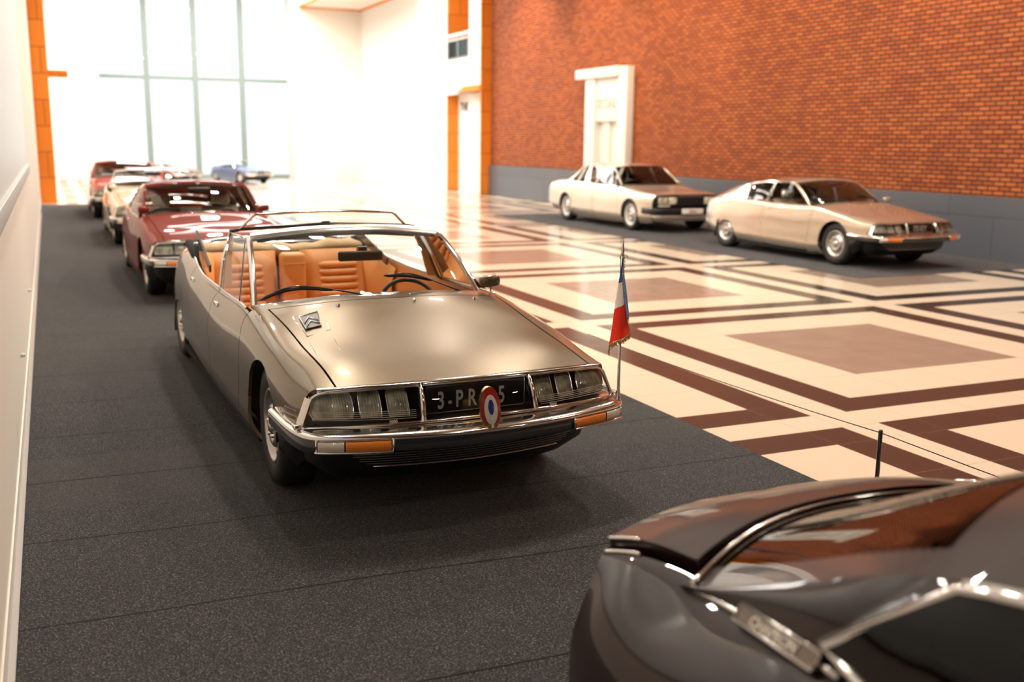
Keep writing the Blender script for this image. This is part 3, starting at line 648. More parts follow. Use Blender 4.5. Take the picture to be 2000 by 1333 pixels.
    # windscreen
    wb = curve([(-.722, 1.84, .862), (-.62, 1.69, .888), (-.36, 1.57, .924), (0, 1.53, .938), (.36, 1.57, .924), (.62, 1.69, .888), (.722, 1.84, .862)], 33); hd = curve([(-.634, 2.37, 1.230), (-.34, 2.33, 1.262), (0, 2.315, 1.275), (.34, 2.33, 1.262), (.634, 2.37, 1.230)], 33)
    nrm = np.array([0, -.35, .9]); gl_ = ruled(wb, hd, 9, .035, nrm); MB().grid(gl_).build('windscreen', M['glass'], root)
    top_m = M['chrome'] if kind in ('pres', 'cabrio') else Pm
    def ar(i): return [tuple(gl_[i, k]) for k in range(9)]
    def strip(pts, r, mm, nm, n=8): return MB().tube(pts, r, n).build(nm, mm, root)
    for i, sd in ((0, -1), (-1, 1)):
        A_ = np.array(ar(i)); a0 = A_+np.array([sd*.012, .0, .0]); 
        G_ = np.stack([a0+[-sd*.020, -.010, .004], a0+[-sd*.004, -.012, .009], a0+[sd*.010, .004, .004], a0+[sd*.014, .022, -.006], a0+[sd*.004, .034, -.014], a0+[-sd*.014, .03, -.014]], 1)
        MB().grid(G_).build('windscreen_pillar', top_m if kind != 'pres' else M['chrome'], root)
    hh = hd+np.array([0, 0, 0]); MB().grid(np.stack([hh+[0, -.026, -.016], hh+[0, -.018, .010], hh+[0, .014, .024], hh+[0, .055, .008], hh+[0, .05, -.02], hh+[0, .0, -.02]], 1)).build('header_rail', M['chrome2'] if top_m is M['chrome'] else top_m, root)
    if kind == 'coupe': lp_ = np.concatenate([wb, hd[::-1]]); MB().tube([tuple(p_) for p_ in poly_resample(np.concatenate([lp_, lp_[:1]]), 90)[:-1]], .011, 6, closed=True).build('windscreen_seal', M['black'], root)
    wl = wb+np.array([0, -.008, .004]); MB().tube([tuple(p) for p in wl], .007, 6).build('cowl_trim', M['chrome'], root)
    MB().grid(gl_[1:-1, 7:]+np.array([0, .006, -.004])).build('header_seal', M['black'], root)
    MB().grid(np.stack([hh[4:-4]+[0, -.012, -.012], hh[4:-4]+[0, .03, -.035], hh[4:-4]+[0, .05, -.05], hh[4:-4]+[0, .07, -.03]], 1)).build('sun_visor', M['black'], root)
    # wipers
    def onws(x, t_): i = (x+.70)/1.40*32; i0 = int(min(31, max(0, i))); a = i-i0; k = int(round(t_*8)); return tuple(gl_[i0, k]*(1-a)+gl_[i0+1, k]*a)
    def wpt(x, t_):
        i = min(31.99, max(0, (x+.70)/1.40*32)); i0 = int(i); a = i-i0; kk = min(7.99, t_*8); k0 = int(kk); c = kk-k0
        p = (gl_[i0, k0]*(1-a)+gl_[i0+1, k0]*a)*(1-c)+(gl_[i0, k0+1]*(1-a)+gl_[i0+1, k0+1]*a)*c; return p+nrm*.012
    if q:
        for (xa, ta, xb, tb, px) in ((-.665, .05, -.27, .075, -.12), (.02, .20, .30, .13, .47)):
            bl = [wpt(xa+(xb-xa)*i/10, ta+(tb-ta)*i/10+.09*math.sin(PI*i/10)*(.8 if xa < -.5 else .25)) for i in range(11)]
            wi = MB().tube(bl, [.004]+[.0115]*9+[.005], 5).build('wiper', M['black'], root)
            mid = bl[5]; MB().tube([wpt(px, .0)-nrm*.004, wpt((px+xb)/2, .03)+nrm*.008, Vector(bl[8])+Vector(nrm)*.01], [.007, .006, .004], 6).build('wiper_arm', M['black'], wi)
            br = [Vector(p)+Vector(nrm)*(.008+.010*math.sin(PI*i/6)) for i, p in enumerate(bl[2:9])]; MB().tube(br, .004, 5).build('wiper_bridge', M['darkgloss'], wi)
        for x in (-.33, .10, .47): MB().lathe([(.010, 0), (.009, .010), (.004, .016), (0, .016)], 12, tuple(S(1.44, x/.70*2*.98)), 'z').build('washer_nozzle', M['chrome'], root)
    # belt trim
    be = float(f(3.45)) if kind == 'pres' else 2.95
    for sd in (-1, 1):
        pts = [tuple(mirx(S(u_, 3.0), sd)+[0, 0, .004]) for u_ in np.linspace(1.70, be, 30)]
        if kind == 'pres': pts += [tuple(mirx(S(u_, 3.0), sd)+[0, 0, .004]) for u_ in np.linspace(be, float(f(4.3)), 14)[1:]]
        MB().tube(pts, .007, 6).build('belt_trim', M['chrome'], root)
    # mirror
    for sd in spec.get('mirrors', (1,)):
        base = mirx(S(1.58, 3.0), sd)+np.array([-sd*.075, .05, .0])
        mo = MB().box((-.068, -.03, -.040), (.068, .05, .040), .030); o = mo.build('door_mirror', Pm if spec.get('mpaint', True) else M['wine'], root); o.location = (base[0]+sd*.01, base[1]+.02, base[2]+.105); o.rotation_euler = (0, -.12*sd, -.25*sd)
        MB().tube([tuple(base), (base[0]+sd*.02, base[1]+.02, base[2]+.075)], .006, 8).build('mirror_stalk', M['chrome'], root)
        MB().box((base[0]-.03, base[1]-.045, base[2]-.008), (base[0]+.02, base[1]+.06, base[2]+.006), .005).build('mirror_foot', M['chrome'], root)
    # cabin
    lm = M[spec.get('leather', 'tan')]; lm2 = M['tan2'] if spec.get('leather', 'tan') == 'tan' else lm
    sb = spec.get('bench', 3.98 if kind == 'pres' else 3.15)
    fl = MB(); fl.box((-.72, 1.62, .18), (.72, sb+.15, .22)); fl.build('cabin_floor', M['darkleather'] if lm is not M['tan'] else lm, root)
    for sd in (-1, 1):
        g = np.array([[(sd*(.765-.0*j), s_, z) for j, z in enumerate((.86, .72, .50, .22))] for s_ in np.linspace(1.62, sb+.25, 12)]); g[:, 1:, 0] -= sd*.03
        if kind == 'pres': g[-4:, 0, 2] += np.array([.01, .03, .05, .06]); g[-4:, :, 0] -= sd*np.array([.0, .02, .045, .07])[:, None]
        MB().grid(g).build('door_lining', lm, root)
    if kind == 'pres':
        dt = MB(); dt.grid(np.stack([wb+[0, .01, -.03], wb*[.97, 1, 1]+[0, .16, -.05], wb*[.97, 1, 1]+[0, .30, -.075], wb*[.97, 1, 1]+[0, .33, -.20]], 1)); dt.build('dashboard', lm, root)
    else:
        dt = MB(); dt.grid(np.stack([wb+[0, .01, -.03], wb*[.97, 1, 1]+[0, .16, -.04], wb*[.97, 1, 1]+[0, .30, -.06], wb*[.97, 1, 1]+[0, .33, -.20]], 1)); dt.build('dashboard', M['darkleather'], root)
    # steering wheel on the car's left (+x)
    sw = [( .37+.185*math.cos(a), 2.14+.07*math.sin(a)*-1+.0, .865+.150*math.sin(a)) for a in np.linspace(0, 2*PI, 33)[:-1]]; sw = [(x, 2.20+(z-.865)*.55, (z-.865)*.85+.790) for x, y, z in sw]
    o = MB().tube(sw, .014, 8, closed=True).build('steering_wheel', M['black'], root); MB().tube([(.37, 2.02, .74), (.37, 2.19, .79), (.37, 2.12, .67)], .025, 8).build('spoke', M['black'], o)
    if kind == 'pres':
        seat_back('front_bench_back', root, -.70, .70, 2.78, .38, .70, lm, .10, q=0)
        MB().box((-.70, 2.25, .30), (.70, 2.80, .44), .05).build('front_bench_seat', lm, root)
        for x0, x1 in ((-.68, -.10), (.10, .68)): seat_back('rear_seat_back', root, x0, x1, sb, .50, .955, lm, .13, 6)
        MB().box((-.095, sb-.125, .52), (.095, sb+.04, .95), .03).build('centre_armrest', lm2, root); MB().box((-.085, sb-.13, .86), (.085, sb-.10, .872), .004).build('armrest_strap', lm, root)
        MB().box((-.72, sb-.65, .34), (.72, sb+.02, .54), .05).build('rear_bench_seat', lm, root)
        for sd in (-1, 1):
            g = np.array([[(sd*.735, sb-.45, .84), (sd*.70, sb-.45, .72), (sd*.70, sb-.45, .5)], [(sd*.73, sb-.22, .875), (sd*.66, sb-.22, .80), (sd*.66, sb-.22, .5)], [(sd*.72, sb-.05, .93), (sd*.62, sb-.05, .90), (sd*.62, sb-.05, .5)], [(sd*.70, sb+.12, .97), (sd*.58, sb+.12, .95), (sd*.58, sb+.12, .5)]]); MB().grid(g).build('side_bolster', lm2, root)
        # folded canvas top
        pts = []; g = np.zeros((41, 13, 3))
        for i in range(41):
            a = i/40; x = -.66+1.32*a; rr = .052+.010*math.sin(a*17)+.008*math.sin(a*41+1)
            for j in range(13):
                th = 2*PI*j/12; g[i, j] = (x, sb+.27+.085*math.cos(th)+.02*math.cos(PI*(a-.5)), .955+rr*math.sin(th)+.012*math.sin(a*9))
        MB().grid(g).build('folded_canvas_top', M['canvas'], root)
        g = np.zeros((25, 7, 3))
        for i in range(25):
            a = i/24; x = -.68+1.36*a
            for j, (ds, z) in enumerate(((.34, .93), (.36, .99), (.42, 1.035), (.52, 1.045), (.64, 1.035), (.74, 1.01), (.80, .97))): g[i, j] = (x, sb+ds, z-.05*abs(2*a-1)**4)
        MB().grid(g).build('top_cover', M['darkgloss'], root)
        panel('boot_lid', sgrid(S, float(f(4.72)), tail-.01, -2.9, 2.9, N(60), N(60)), Pm, root)
        for sd in (-1, 1):
            bar = MB(); 
            for (a, c, w_) in (((sd*.695, 3.62, .885), (sd*.665, 4.42, 1.085), .028),):
                a, c = Vector(a), Vector(c); d = (c-a).normalized(); n_ = Vector((0, -d.z, d.y))
                bar.add([a+n_*w_-Vector((.008, 0, 0)), a-n_*w_-Vector((.008, 0, 0)), c-n_*w_-Vector((.008, 0, 0)), c+n_*w_-Vector((.008, 0, 0)), a+n_*w_+Vector((.008, 0, 0)), a-n_*w_+Vector((.008, 0, 0)), c-n_*w_+Vector((.008, 0, 0)), c+n_*w_+Vector((.008, 0, 0))], [(0, 1, 2, 3), (4, 7, 6, 5), (0, 4, 5, 1), (1, 5, 6, 2), (2, 6, 7, 3), (3, 7, 4, 0)], False)
            bar.build('top_frame_bar', M['darkgloss'], root)
            MB().tube([(sd*.71, 3.86, .88), (sd*.72, 4.20, .93), (sd*.72, 4.46, 1.00), (sd*.70, 4.60, .99)], [.015, .032, .036, .02], 8).build('top_hinge', M['gap'], root)
            # raised front door glass with frame
            A_ = np.array([(sd*p[0]*-1 if False else sd*abs(p[0]), p[1], p[2]) for p in ar(0)])
            bel = np.array([mirx(S(u_, 3.0), sd) for u_ in np.linspace(1.78, 2.66, 12)])
            tp = poly_resample(np.array([A_[1]+[sd*.03, .05, 0], A_[5]+[sd*.028, .05, -.005], A_[8]+[sd*.022, .03, -.01], (sd*.665, 2.62, 1.222), (sd*.672, 2.86, 1.215)]), 12)
            MB().grid(ruled(bel, tp, 5, .012, (sd, 0, 0))).build('door_glass', M['glass'], root)
            fp = [tuple(bel[-1]), tuple((bel[-1]+tp[-1])/2+[sd*.014, 0, 0]), tuple(tp[-1])]; MB().tube(fp, .013, 8).build('window_frame', M['chrome'], root)
            MB().tube([(p[0]-sd*.012, p[1]+.03, p[2]) for p in fp], .014, 8).build('partition_post', M['darkgloss'], root)
            MB().tube([tuple(p) for p in tp[7:]], .006, 6).build('window_frame', M['chrome'], root)
            MB().tube([tuple(tp[6]+[0, .02, 0]), tuple(bel[2])], .0045, 6).build('glass_seal', M['black'], root)
            for xx in (.672,):
                MB().grid(np.array([[(sd*.672, 2.90, 1.21), (sd*.64, 2.90, 1.21)], [(sd*.72, 2.78, 1.05), (sd*.68, 2.80, 1.05)], [(sd*.765, 2.70, .88), (sd*.70, 2.72, .88)]])).build('post_lining', lm, root)
        hp = [(-.60, 2.90, 1.235), (-.508, 2.90, 1.325), (-.49, 2.90, 1.333), (-.2, 2.88, 1.347), (0, 2.88, 1.35), (.2, 2.88, 1.347), (.49, 2.90, 1.333), (.508, 2.90, 1.325), (.60, 2.90, 1.235)]
        pf = MB().tube(hp, .009, 8).build('partition_frame', M['chrome'], root); MB().tube([(-.67, 2.90, 1.222), (-.60, 2.90, 1.235), (0, 2.89, 1.262), (.60, 2.90, 1.235), (.67, 2.90, 1.222)], .012, 8).build('partition_rail', M['darkgloss'], root)
        MB().grid(ruled(poly_resample(hp, 21), poly_resample([(-.60, 2.9, 1.235), (0, 2.89, 1.262), (.60, 2.9, 1.235)], 21), 3)).build('partition_glass', M['glass'], root)
        MB().box((-.03, 2.885, 1.262), (.03, 2.905, 1.28), .004).build('partition_latch', M['black'], root)
        # interior mirror
        im = MB().box((-.145, -.02, -.032), (.145, .02, .032), .016).build('interior_mirror', M['black'], root); im.location = (-.005, 2.06, 1.118); im.rotation_euler = (0, 0, -.05)
        MB().box((-.035, 2.03, 1.150), (.035, 2.045, 1.182), .004).build('mirror_mount', M['silverlet'], root); MB().box((-.026, 2.026, 1.155), (.026, 2.032, 1.177), .002).build('mirror_mount_face', M['black'], root)
    else:
        for sd in (-1, 1):
            seat_back('front_seat_back', root, sd*.39-.25, sd*.39+.25, 2.75, .40, .93, lm, .16, 6, .12, q)
            if kind == 'coupe': MB().box((sd*.39-.12, 2.80, .95), (sd*.39+.12, 2.90, 1.10), .04).build('headrest', lm, root)
            MB().box((sd*.39-.26, 2.25, .28), (sd*.39+.26, 2.80, .44), .05).build('front_seat', lm, root)
        seat_back('rear_seat_back', root, -.58, .58, sb+.25, .40, .88, lm, .12, q=0)
        im = MB().box((-.14, -.02, -.03), (.14, .02, .03), .014).build('interior_mirror', M['black'], root); im.location = (0, 2.12, 1.19)
    if kind == 'cabrio':
        panel('boot_lid', sgrid(S, 3.55, tail-.01, -2.95, 2.95, N(60), N(60)), Pm, root)
    if kind in ('coupe', 'notch'):
        if kind == 'coupe':
            RU = [2.36, 2.75, 3.15, 3.55, 4.0, 4.4, 4.76]
            RR = [[(0, 2.315, 1.285), (.34, 2.33, 1.272), (.622, 2.37, 1.240)], [(0, 2.72, 1.298), (.33, 2.73, 1.286), (.612, 2.75, 1.240)], [(0, 3.13, 1.285), (.32, 3.14, 1.272), (.590, 3.15, 1.225)], [(0, 3.55, 1.235), (.31, 3.55, 1.222), (.568, 3.55, 1.180)],
                  [(0, 4.0, 1.165), (.30, 4.0, 1.152), (.545, 4.0, 1.108)], [(0, 4.4, 1.045), (.29, 4.4, 1.035), (.525, 4.4, 1.0)], [(0, 4.82, .905), (.29, 4.80, .900), (.52, 4.76, .875)]]
            rg0, rg1, cend, qend = 3.50, 4.50, 4.76, 3.62
        else:
            RU = [2.36, 2.75, 3.15, 3.50, 3.80, 4.05, 4.34]
            RR = [[(0, 2.315, 1.275), (.34, 2.33, 1.262), (.634, 2.37, 1.230)], [(0, 2.72, 1.32), (.33, 2.73, 1.305), (.612, 2.75, 1.235)], [(0, 3.13, 1.325), (.32, 3.14, 1.305), (.605, 3.15, 1.225)], [(0, 3.52, 1.305), (.32, 3.51, 1.28), (.60, 3.48, 1.19)],
                  [(0, 3.90, 1.20), (.32, 3.87, 1.175), (.605, 3.76, 1.11)], [(0, 4.22, 1.045), (.34, 4.18, 1.03), (.61, 4.03, .985)], [(0, 4.52, .912), (.36, 4.46, .90), (.625, 4.34, .850)]]
            rg0, rg1, cend, qend = 3.74, 4.20, 4.34, 3.66
        RS = Surf(RU, RR, [0, .34, .64])
        panel('roof', sgrid(RS, 2.365, rg0, -2, 2, N(40), N(36)), Pm, root, flange=.02)
        if kind == 'coupe':
            panel('hatch_rim', sgrid(RS, rg1, cend, -2, 2, N(20), N(36)), Pm, root)
            for sd in (-1, 1): panel('hatch_side', sgrid(RS, rg0, rg1, 1.8, 2.0, N(30), 6, sd), Pm, root, flange=0)
            MB().grid(sgrid(RS, rg0+.01, rg1-.01, -1.8, 1.8, N(30), N(30))).build('rear_window', M['tint'], root)
        else:
            MB().grid(sgrid(RS, rg0+.01, cend, -1.72, 1.72, N(30), N(30))).build('rear_window', M['dtint'], root)
            for sd in (-1, 1): MB().grid(sgrid(RS, rg0, cend, 1.70, 2.0, N(30), 6, sd)).build('rear_pillar', Pm, root)
        for sd in (-1, 1):
            rail = lambda u_: mirx(RS(u_, 2.0), sd); bl = lambda u_: mirx(S(u_, 3.0), sd)
            A_ = np.array(ar(0)); A_[:, 0] = sd*np.abs(A_[:, 0])
            tp = poly_resample(np.concatenate([A_[1:]+[sd*.02, .03, -.005], np.array([rail(u_) for u_ in np.linspace(2.45, 2.88, 6)])+[sd*.008, 0, -.014]]), 20); bt = np.array([bl(u_) for u_ in np.linspace(1.76, 2.90, 20)])
            MB().grid(ruled(bt, tp, 5, .012, (sd, 0, 0))).build('door_glass', M['glass'], root)
            MB().tube([tuple(p) for p in tp], .007, 6).build('window_frame', M['chrome'], root)
            MB().tube([tuple(bt[-1]), tuple(tp[-1])], .012, 6).build('window_frame', M['chrome'], root)
            q0, q1 = 2.93, qend; ctop = np.array([rail(u_) for u_ in np.linspace(q0, q1, 12)])+[sd*.008, 0, -.016]
            bend = q1-.12 if kind == 'coupe' else 3.83
            cbot = np.array([bl(u_) for u_ in np.linspace(q0+.02, bend, 12)]) + np.array([[0, 0, .05*max(0, i-8)/3] for i in range(12)])
            MB().grid(ruled(cbot, ctop, 5, .01, (sd, 0, 0))).build('quarter_glass', M['glass'] if kind == 'coupe' else M['dtint'], root)
            fr_ = np.concatenate([cbot, ctop[::-1]]); MB().tube([tuple(p) for p in fr_], .008 if kind == 'coupe' else .012, 6, closed=True).build('window_frame', M['chrome'], root)
            pc = poly_resample(np.array([rail(u_) for u_ in np.linspace(q1, cend, 20)]), 20); pb = np.array([bl(u_) for u_ in np.linspace(bend, min(cend+.05, tail-.02), 20)]); pb[0] = cbot[-1]; pc0 = pc.copy()
            MB().grid(ruled(pb, pc0, 6, .012, (sd, 0, .3))).build('rear_pillar', Pm, root)
            MB().grid(np.stack([np.array([rail(u_) for u_ in np.linspace(2.37, q1, 20)])+[0, 0, 0], np.array([rail(u_) for u_ in np.linspace(2.37, q1, 20)])+[sd*.014, 0, -.022]], 1)).build('drip_rail', M['chrome'], root)
        if kind == 'notch':
            lid = panel('boot_lid', sgrid(S, 4.38, tail-.01, -2.35, 2.35, 60, 60)+np.array([0, 0, .030]), Pm, root, flange=.05, inward=(0, 4.5, -2))
            le = lambda sd: [tuple(mirx(S(u_, 2.35), sd)+[0, .0, .032]) for u_ in np.linspace(tail-.01, 4.62, 14)]
            for sd in (-1, 1):
                MB().tube(le(sd), .005, 6).build('lid_trim', M['chrome'], lid)
                MB().tube([tuple(mirx(S(u_, 2.62), sd)+[0, 0, .003]) for u_ in np.linspace(tail-.005, 4.60, 12)], .006, 6).build('fender_trim', M['chrome'], root)
                panel('deck_edge', sgrid(S, 3.6, tail, 2.62, 3.0, 50, 8, sd), Pm, root, flange=.02)
            panel('rear_deck', sgrid(S, 3.7, 4.355, -2.6, 2.6, 20, 60), Pm, root)
            bs = [tuple(p_+np.array([0, .006, .004])) for p_ in RS(np.full(41, cend), np.linspace(-2, 2, 41))]; MB().tube(bs, .0075, 8).build('backlight_trim', M['chrome'], root)
            for sd in (-1, 1):
                bt_ = [tuple(mirx(S(u_, 3.0), sd)+[-sd*.004, 0, .008]) for u_ in np.linspace(3.78, 4.345, 16)]; MB().tube(bt_, .0085, 8).build('belt_moulding', M['chrome'], root)
                a_ = mirx(S(3.83, 3.0), sd)+[sd*.004, 0, .004]; c_ = mirx(S(4.13, 3.0), sd)+[sd*.004, 0, .006]
                n_ = np.array([sd*.8, 0, .6])*.012; w_ = np.array([-sd*.5, 0, .7])*.030
                V_ = [a_-w_*.4, c_-w_*.4, c_+w_, a_+w_]; b_ = MB().add([tuple(v_) for v_ in V_]+[tuple(v_+n_) for v_ in V_], [(3, 2, 1, 0), (4, 5, 6, 7), (0, 1, 5, 4), (1, 2, 6, 5), (2, 3, 7, 6), (3, 0, 4, 7)], False).build('name_plate', M['bronze'], root)
                e_ = [tuple(v_+n_) for v_ in (V_[0], V_[1], V_[2], V_[3])]; MB().tube(e_, .004, 6, closed=True).build('plate_rim', M['chrome'], b_)
                X_ = (a_-c_)/np.linalg.norm(a_-c_) if sd < 0 else (c_-a_)/np.linalg.norm(c_-a_); Y_ = w_/np.linalg.norm(w_); Z_ = np.cross(X_, Y_); o_ = (c_ if sd < 0 else a_)+X_*.06+n_*1.15-w_*.12
                Mx = Matrix(((X_[0], Y_[0], Z_[0], o_[0]), (X_[1], Y_[1], Z_[1], o_[1]), (X_[2], Y_[2], Z_[2], o_[2]), (0, 0, 0, 1))); text_mesh('name_lettering', 'CHAPRON', .032, M['silverlet'], b_, Mx, .001, .0008, 'LEFT', 1.15)
                MB().tube([tuple(S(4.36, 6.2)*[sd, 1, 1]+[sd*.004, 0, 0]), tuple(S(4.36, 5.6)*[sd, 1, 1]+[sd*.012, 0, 0])], .01, 8).build('fender_stud', M['chrome'], root)
    return root, S, f

# ------------------------------------------------------------------ boxy four-door saloon
def build_saloon(spec):
    Pm = M[spec['paint']]; root = empty(spec['name'], spec['loc'], spec.get('rz', 0)); tag(root, spec['label'], 'car')
    Bq = [(.05, [(0, .0, .80), (.40, .005, .80), (.68, .03, .79), (.79, .06, .772), (.84, .08, .70), (.86, .09, .58), (.86, .10, .42), (.84, .12, .30), (.77, .16, .22)]),
      (.35, [(0, .35, .835), (.40, .35, .83), (.69, .35, .82), (.80, .35, .80), (.865, .35, .72), (.885, .35, .58), (.885, .35, .42), (.86, .35, .28), (.79, .35, .19)]),
      (.95, [(0, .95, .885), (.40, .95, .88), (.70, .95, .865), (.805, .95, .84), (.875, .95, .76), (.905, .95, .60), (.905, .95, .42), (.885, .95, .26), (.81, .95, .16)]),
      (1.5, [(0, 1.42, .945), (.40, 1.43, .942), (.71, 1.47, .93), (.80, 1.5, .90), (.87, 1.5, .81), (.915, 1.5, .60), (.912, 1.5, .42), (.885, 1.5, .24), (.81, 1.5, .14)]),
      (2.4, [(0, 2.4, .96), (.40, 2.4, .955), (.71, 2.4, .945), (.80, 2.4, .925), (.87, 2.4, .83), (.918, 2.4, .61), (.915, 2.4, .42), (.885, 2.4, .23), (.81, 2.4, .13)]),
      (3.4, [(0, 3.4, .97), (.40, 3.4, .965), (.71, 3.4, .955), (.80, 3.4, .935), (.87, 3.4, .84), (.915, 3.4, .61), (.912, 3.4, .42), (.885, 3.4, .24), (.81, 3.4, .14)]),
      (4.1, [(0, 4.1, .985), (.40, 4.1, .98), (.68, 4.1, .965), (.775, 4.1, .94), (.85, 4.1, .85), (.895, 4.1, .62), (.895, 4.1, .43), (.87, 4.1, .27), (.80, 4.1, .17)]),
      (4.7, [(0, 4.7, .965), (.40, 4.7, .96), (.66, 4.7, .945), (.75, 4.7, .92), (.825, 4.7, .83), (.865, 4.7, .62), (.865, 4.7, .45), (.84, 4.7, .32), (.77, 4.7, .23)]),
      (5.08, [(0, 5.12, .90), (.40, 5.11, .895), (.64, 5.09, .88), (.725, 5.08, .86), (.79, 5.06, .78), (.82, 5.05, .62), (.82, 5.05, .48), (.80, 5.05, .37), (.73, 5.05, .29)])]
    S = Surf([u_ for u_, _ in Bq], [r for _, r in Bq], VK); HF, HR = .955, 4.02; AF = (HF, .33, .355); AR = (HR, .33, .345); e = .006
    panel('hood', sgrid(S, .06, 1.47, -1.97, 1.97, 40, 36), Pm, root)
    panel('cowl', sgrid(S, 1.47, 1.62, -2.6, 2.6, 6, 30), Pm, root, flange=0)
    panel('boot_lid', sgrid(S, 4.12, 5.07, -2.6, 2.6, 24, 36), Pm, root)
    for sd in (-1, 1):
        panel('front_fender', sgrid(S, .06, 1.46, 2.03, 8, 60, 50, sd), Pm, root, [AF])
        for a, b_, nm in ((1.47, 2.60, 'front_door'), (2.61, 3.62, 'rear_door')):
            d = panel(nm, sgrid(S, a+e, b_-e, 3, 8, 24, 30, sd), Pm, root); P0 = mirx(S(b_-.16, 4.0), sd); MB().box((P0[0]-.012, P0[1]-.07, P0[2]-.012), (P0[0]+.012, P0[1]+.07, P0[2]+.012), .006).build('door_handle', M['chrome'], d)
        panel('rear_quarter', sgrid(S, 3.62+e, 5.08, 2.6, 8, 60, 50, sd), Pm, root, [AR])
        for hs in (HF, HR):
            ty = rim_wheel(root, sd, hs, .86 if hs < 2 else .84, R=.335, rimr=.222, q=0)
            MB().lathe([(.222, sd*.012), (.205, sd*.014), (.19, -sd*.02)], 32).build('rim_band', M['whitep'], ty)
    b = MB(); b.box((-.80, .12, .26), (.80, .60, .5)).box((-.60, .6, .2), (.60, 4.4, .36)).box((-.82, 1.34, .18), (.82, 3.62, .24)).box((-.70, 4.4, .3), (.70, 5.0, .5))
    for hs in (HF, HR):
        for sd in (-1, 1):
            n = 20; v = [(x, hs+.36*math.cos(PI*k/n), .33+.36*math.sin(PI*k/n)) for x in (sd*.86, sd*.6) for k in range(n+1)]; b.add(v, [(k, k+1, n+2+k, n+1+k) for k in range(n)]); b.box((min(sd*.6, sd*.58), hs-.36, .2), (max(sd*.6, sd*.58), hs+.36, .7))
    b.build('underbody', M['gap'], root)
    ring = S(np.full(65, .055), np.linspace(-8, 8, 65)); cen_ = np.array([0, .03, .5]); MB().grid(np.stack([ring, ring*.5+cen_*.5, np.repeat(cen_[None], 65, 0)], 1)).build('nose_panel', M['black'], root)
    ring = S(np.full(65, 5.075), np.linspace(-8, 8, 65)); cen_ = np.array([0, 5.12, .6]); MB().grid(np.stack([ring, ring*.5+cen_*.5, np.repeat(cen_[None], 65, 0)], 1)).build('tail_panel', Pm, root)
    gr = MB().box((-.80, -.02, .565), (.80, .06, .765), .01).build('grille', M['black'], root)
    for k in range(7): MB().box((-.30+.1*k-.004, -.028, .58), (-.30+.1*k+.004, -.018, .755)).build('grille_bar', M['darkgloss'], gr)
    MB().box((-.30, -.03, .755), (.30, -.015, .775), .003).build('grille_trim', M['chrome'], gr)
    for sd in (-1, 1):
        for xa, xb in ((.34, .54), (.56, .78)): MB().box((min(sd*xa, sd*xb), -.035, .60), (max(sd*xa, sd*xb), -.01, .745), .012).build('headlamp', M['lamp'], root)
        MB().box((min(sd*.5, sd*.78), -.035, .548), (max(sd*.5, sd*.78), -.01, .585), .006).build('side_lamp', M['clear_l'], root)
    bp_ = curve([(-.89, .45, 0), (-.885, .2, 0), (-.85, .04, 0), (-.6, -.06, 0), (0, -.09, 0), (.6, -.06, 0), (.85, .04, 0), (.885, .2, 0), (.89, .45, 0)], 61)
    MB().grid(sweep(bp_, [(-.12, .52), (0, .52), (.012, .49), (.012, .42), (0, .39), (-.1, .37)])).build('bumper', M['black'], root)
    MB().grid(sweep(bp_, [(-.10, .38), (-.02, .38), (-.02, .33), (-.10, .25)])).build('front_apron', Pm, root)
    pl = MB().box((-.26, -.125, .40), (.26, -.11, .51), .003).build('number_plate', M['whitep'], root); text_mesh('plate_lettering', '2BN', .085, M['red'], pl, Matrix.Translation((0, -.127, .425)) @ Matrix.Rotation(PI/2, 4, 'X'), .001, .001, 'CENTER', 1.2)
    for sd in (-1, 1): MB().box((sd*.5-.09, .02, .27), (sd*.5+.09, .05, .315), .008).build('fog_lamp', M['clear_l'], root)
    RR = [[(0, 2.02, 1.335), (.34, 2.04, 1.33), (.60, 2.09, 1.305)], [(0, 2.45, 1.39), (.33, 2.45, 1.382), (.585, 2.48, 1.345)], [(0, 3.1, 1.395), (.33, 3.1, 1.388), (.58, 3.1, 1.352)], [(0, 3.62, 1.37), (.32, 3.6, 1.362), (.575, 3.58, 1.325)],
      [(0, 3.85, 1.30), (.32, 3.82, 1.29), (.58, 3.76, 1.26)], [(0, 4.12, 1.12), (.35, 4.08, 1.11), (.62, 3.98, 1.08)], [(0, 4.36, .985), (.38, 4.32, .98), (.66, 4.20, .955)]]
    RS = Surf([2.05, 2.45, 3.1, 3.6, 3.8, 4.05, 4.28], RR, [0, .34, .62])
    panel('roof', sgrid(RS, 2.06, 3.72, -2, 2, 30, 24), Pm, root, flange=.02); MB().grid(sgrid(RS, 3.74, 4.27, -1.75, 1.75, 16, 20)).build('rear_window', M['tint'], root)
    wb = curve([(-.72, 1.56, .935), (-.4, 1.46, .955), (0, 1.44, .962), (.4, 1.46, .955), (.72, 1.56, .935)], 21); hd = curve([(-.60, 2.09, 1.305), (-.34, 2.04, 1.328), (0, 2.02, 1.335), (.34, 2.04, 1.328), (.60, 2.09, 1.305)], 21)
    G_ = ruled(wb, hd, 7, .03, (0, -.5, .8)); MB().grid(G_).build('windscreen', M['dtint'] if spec.get('dark') else M['tint'], root)
    loop = np.concatenate([wb, hd[::-1]]); MB().tube([tuple(p) for p in poly_resample(np.concatenate([loop, loop[:1]]), 80)[:-1]], .012, 6, closed=True).build('windscreen_seal', M['black'], root)
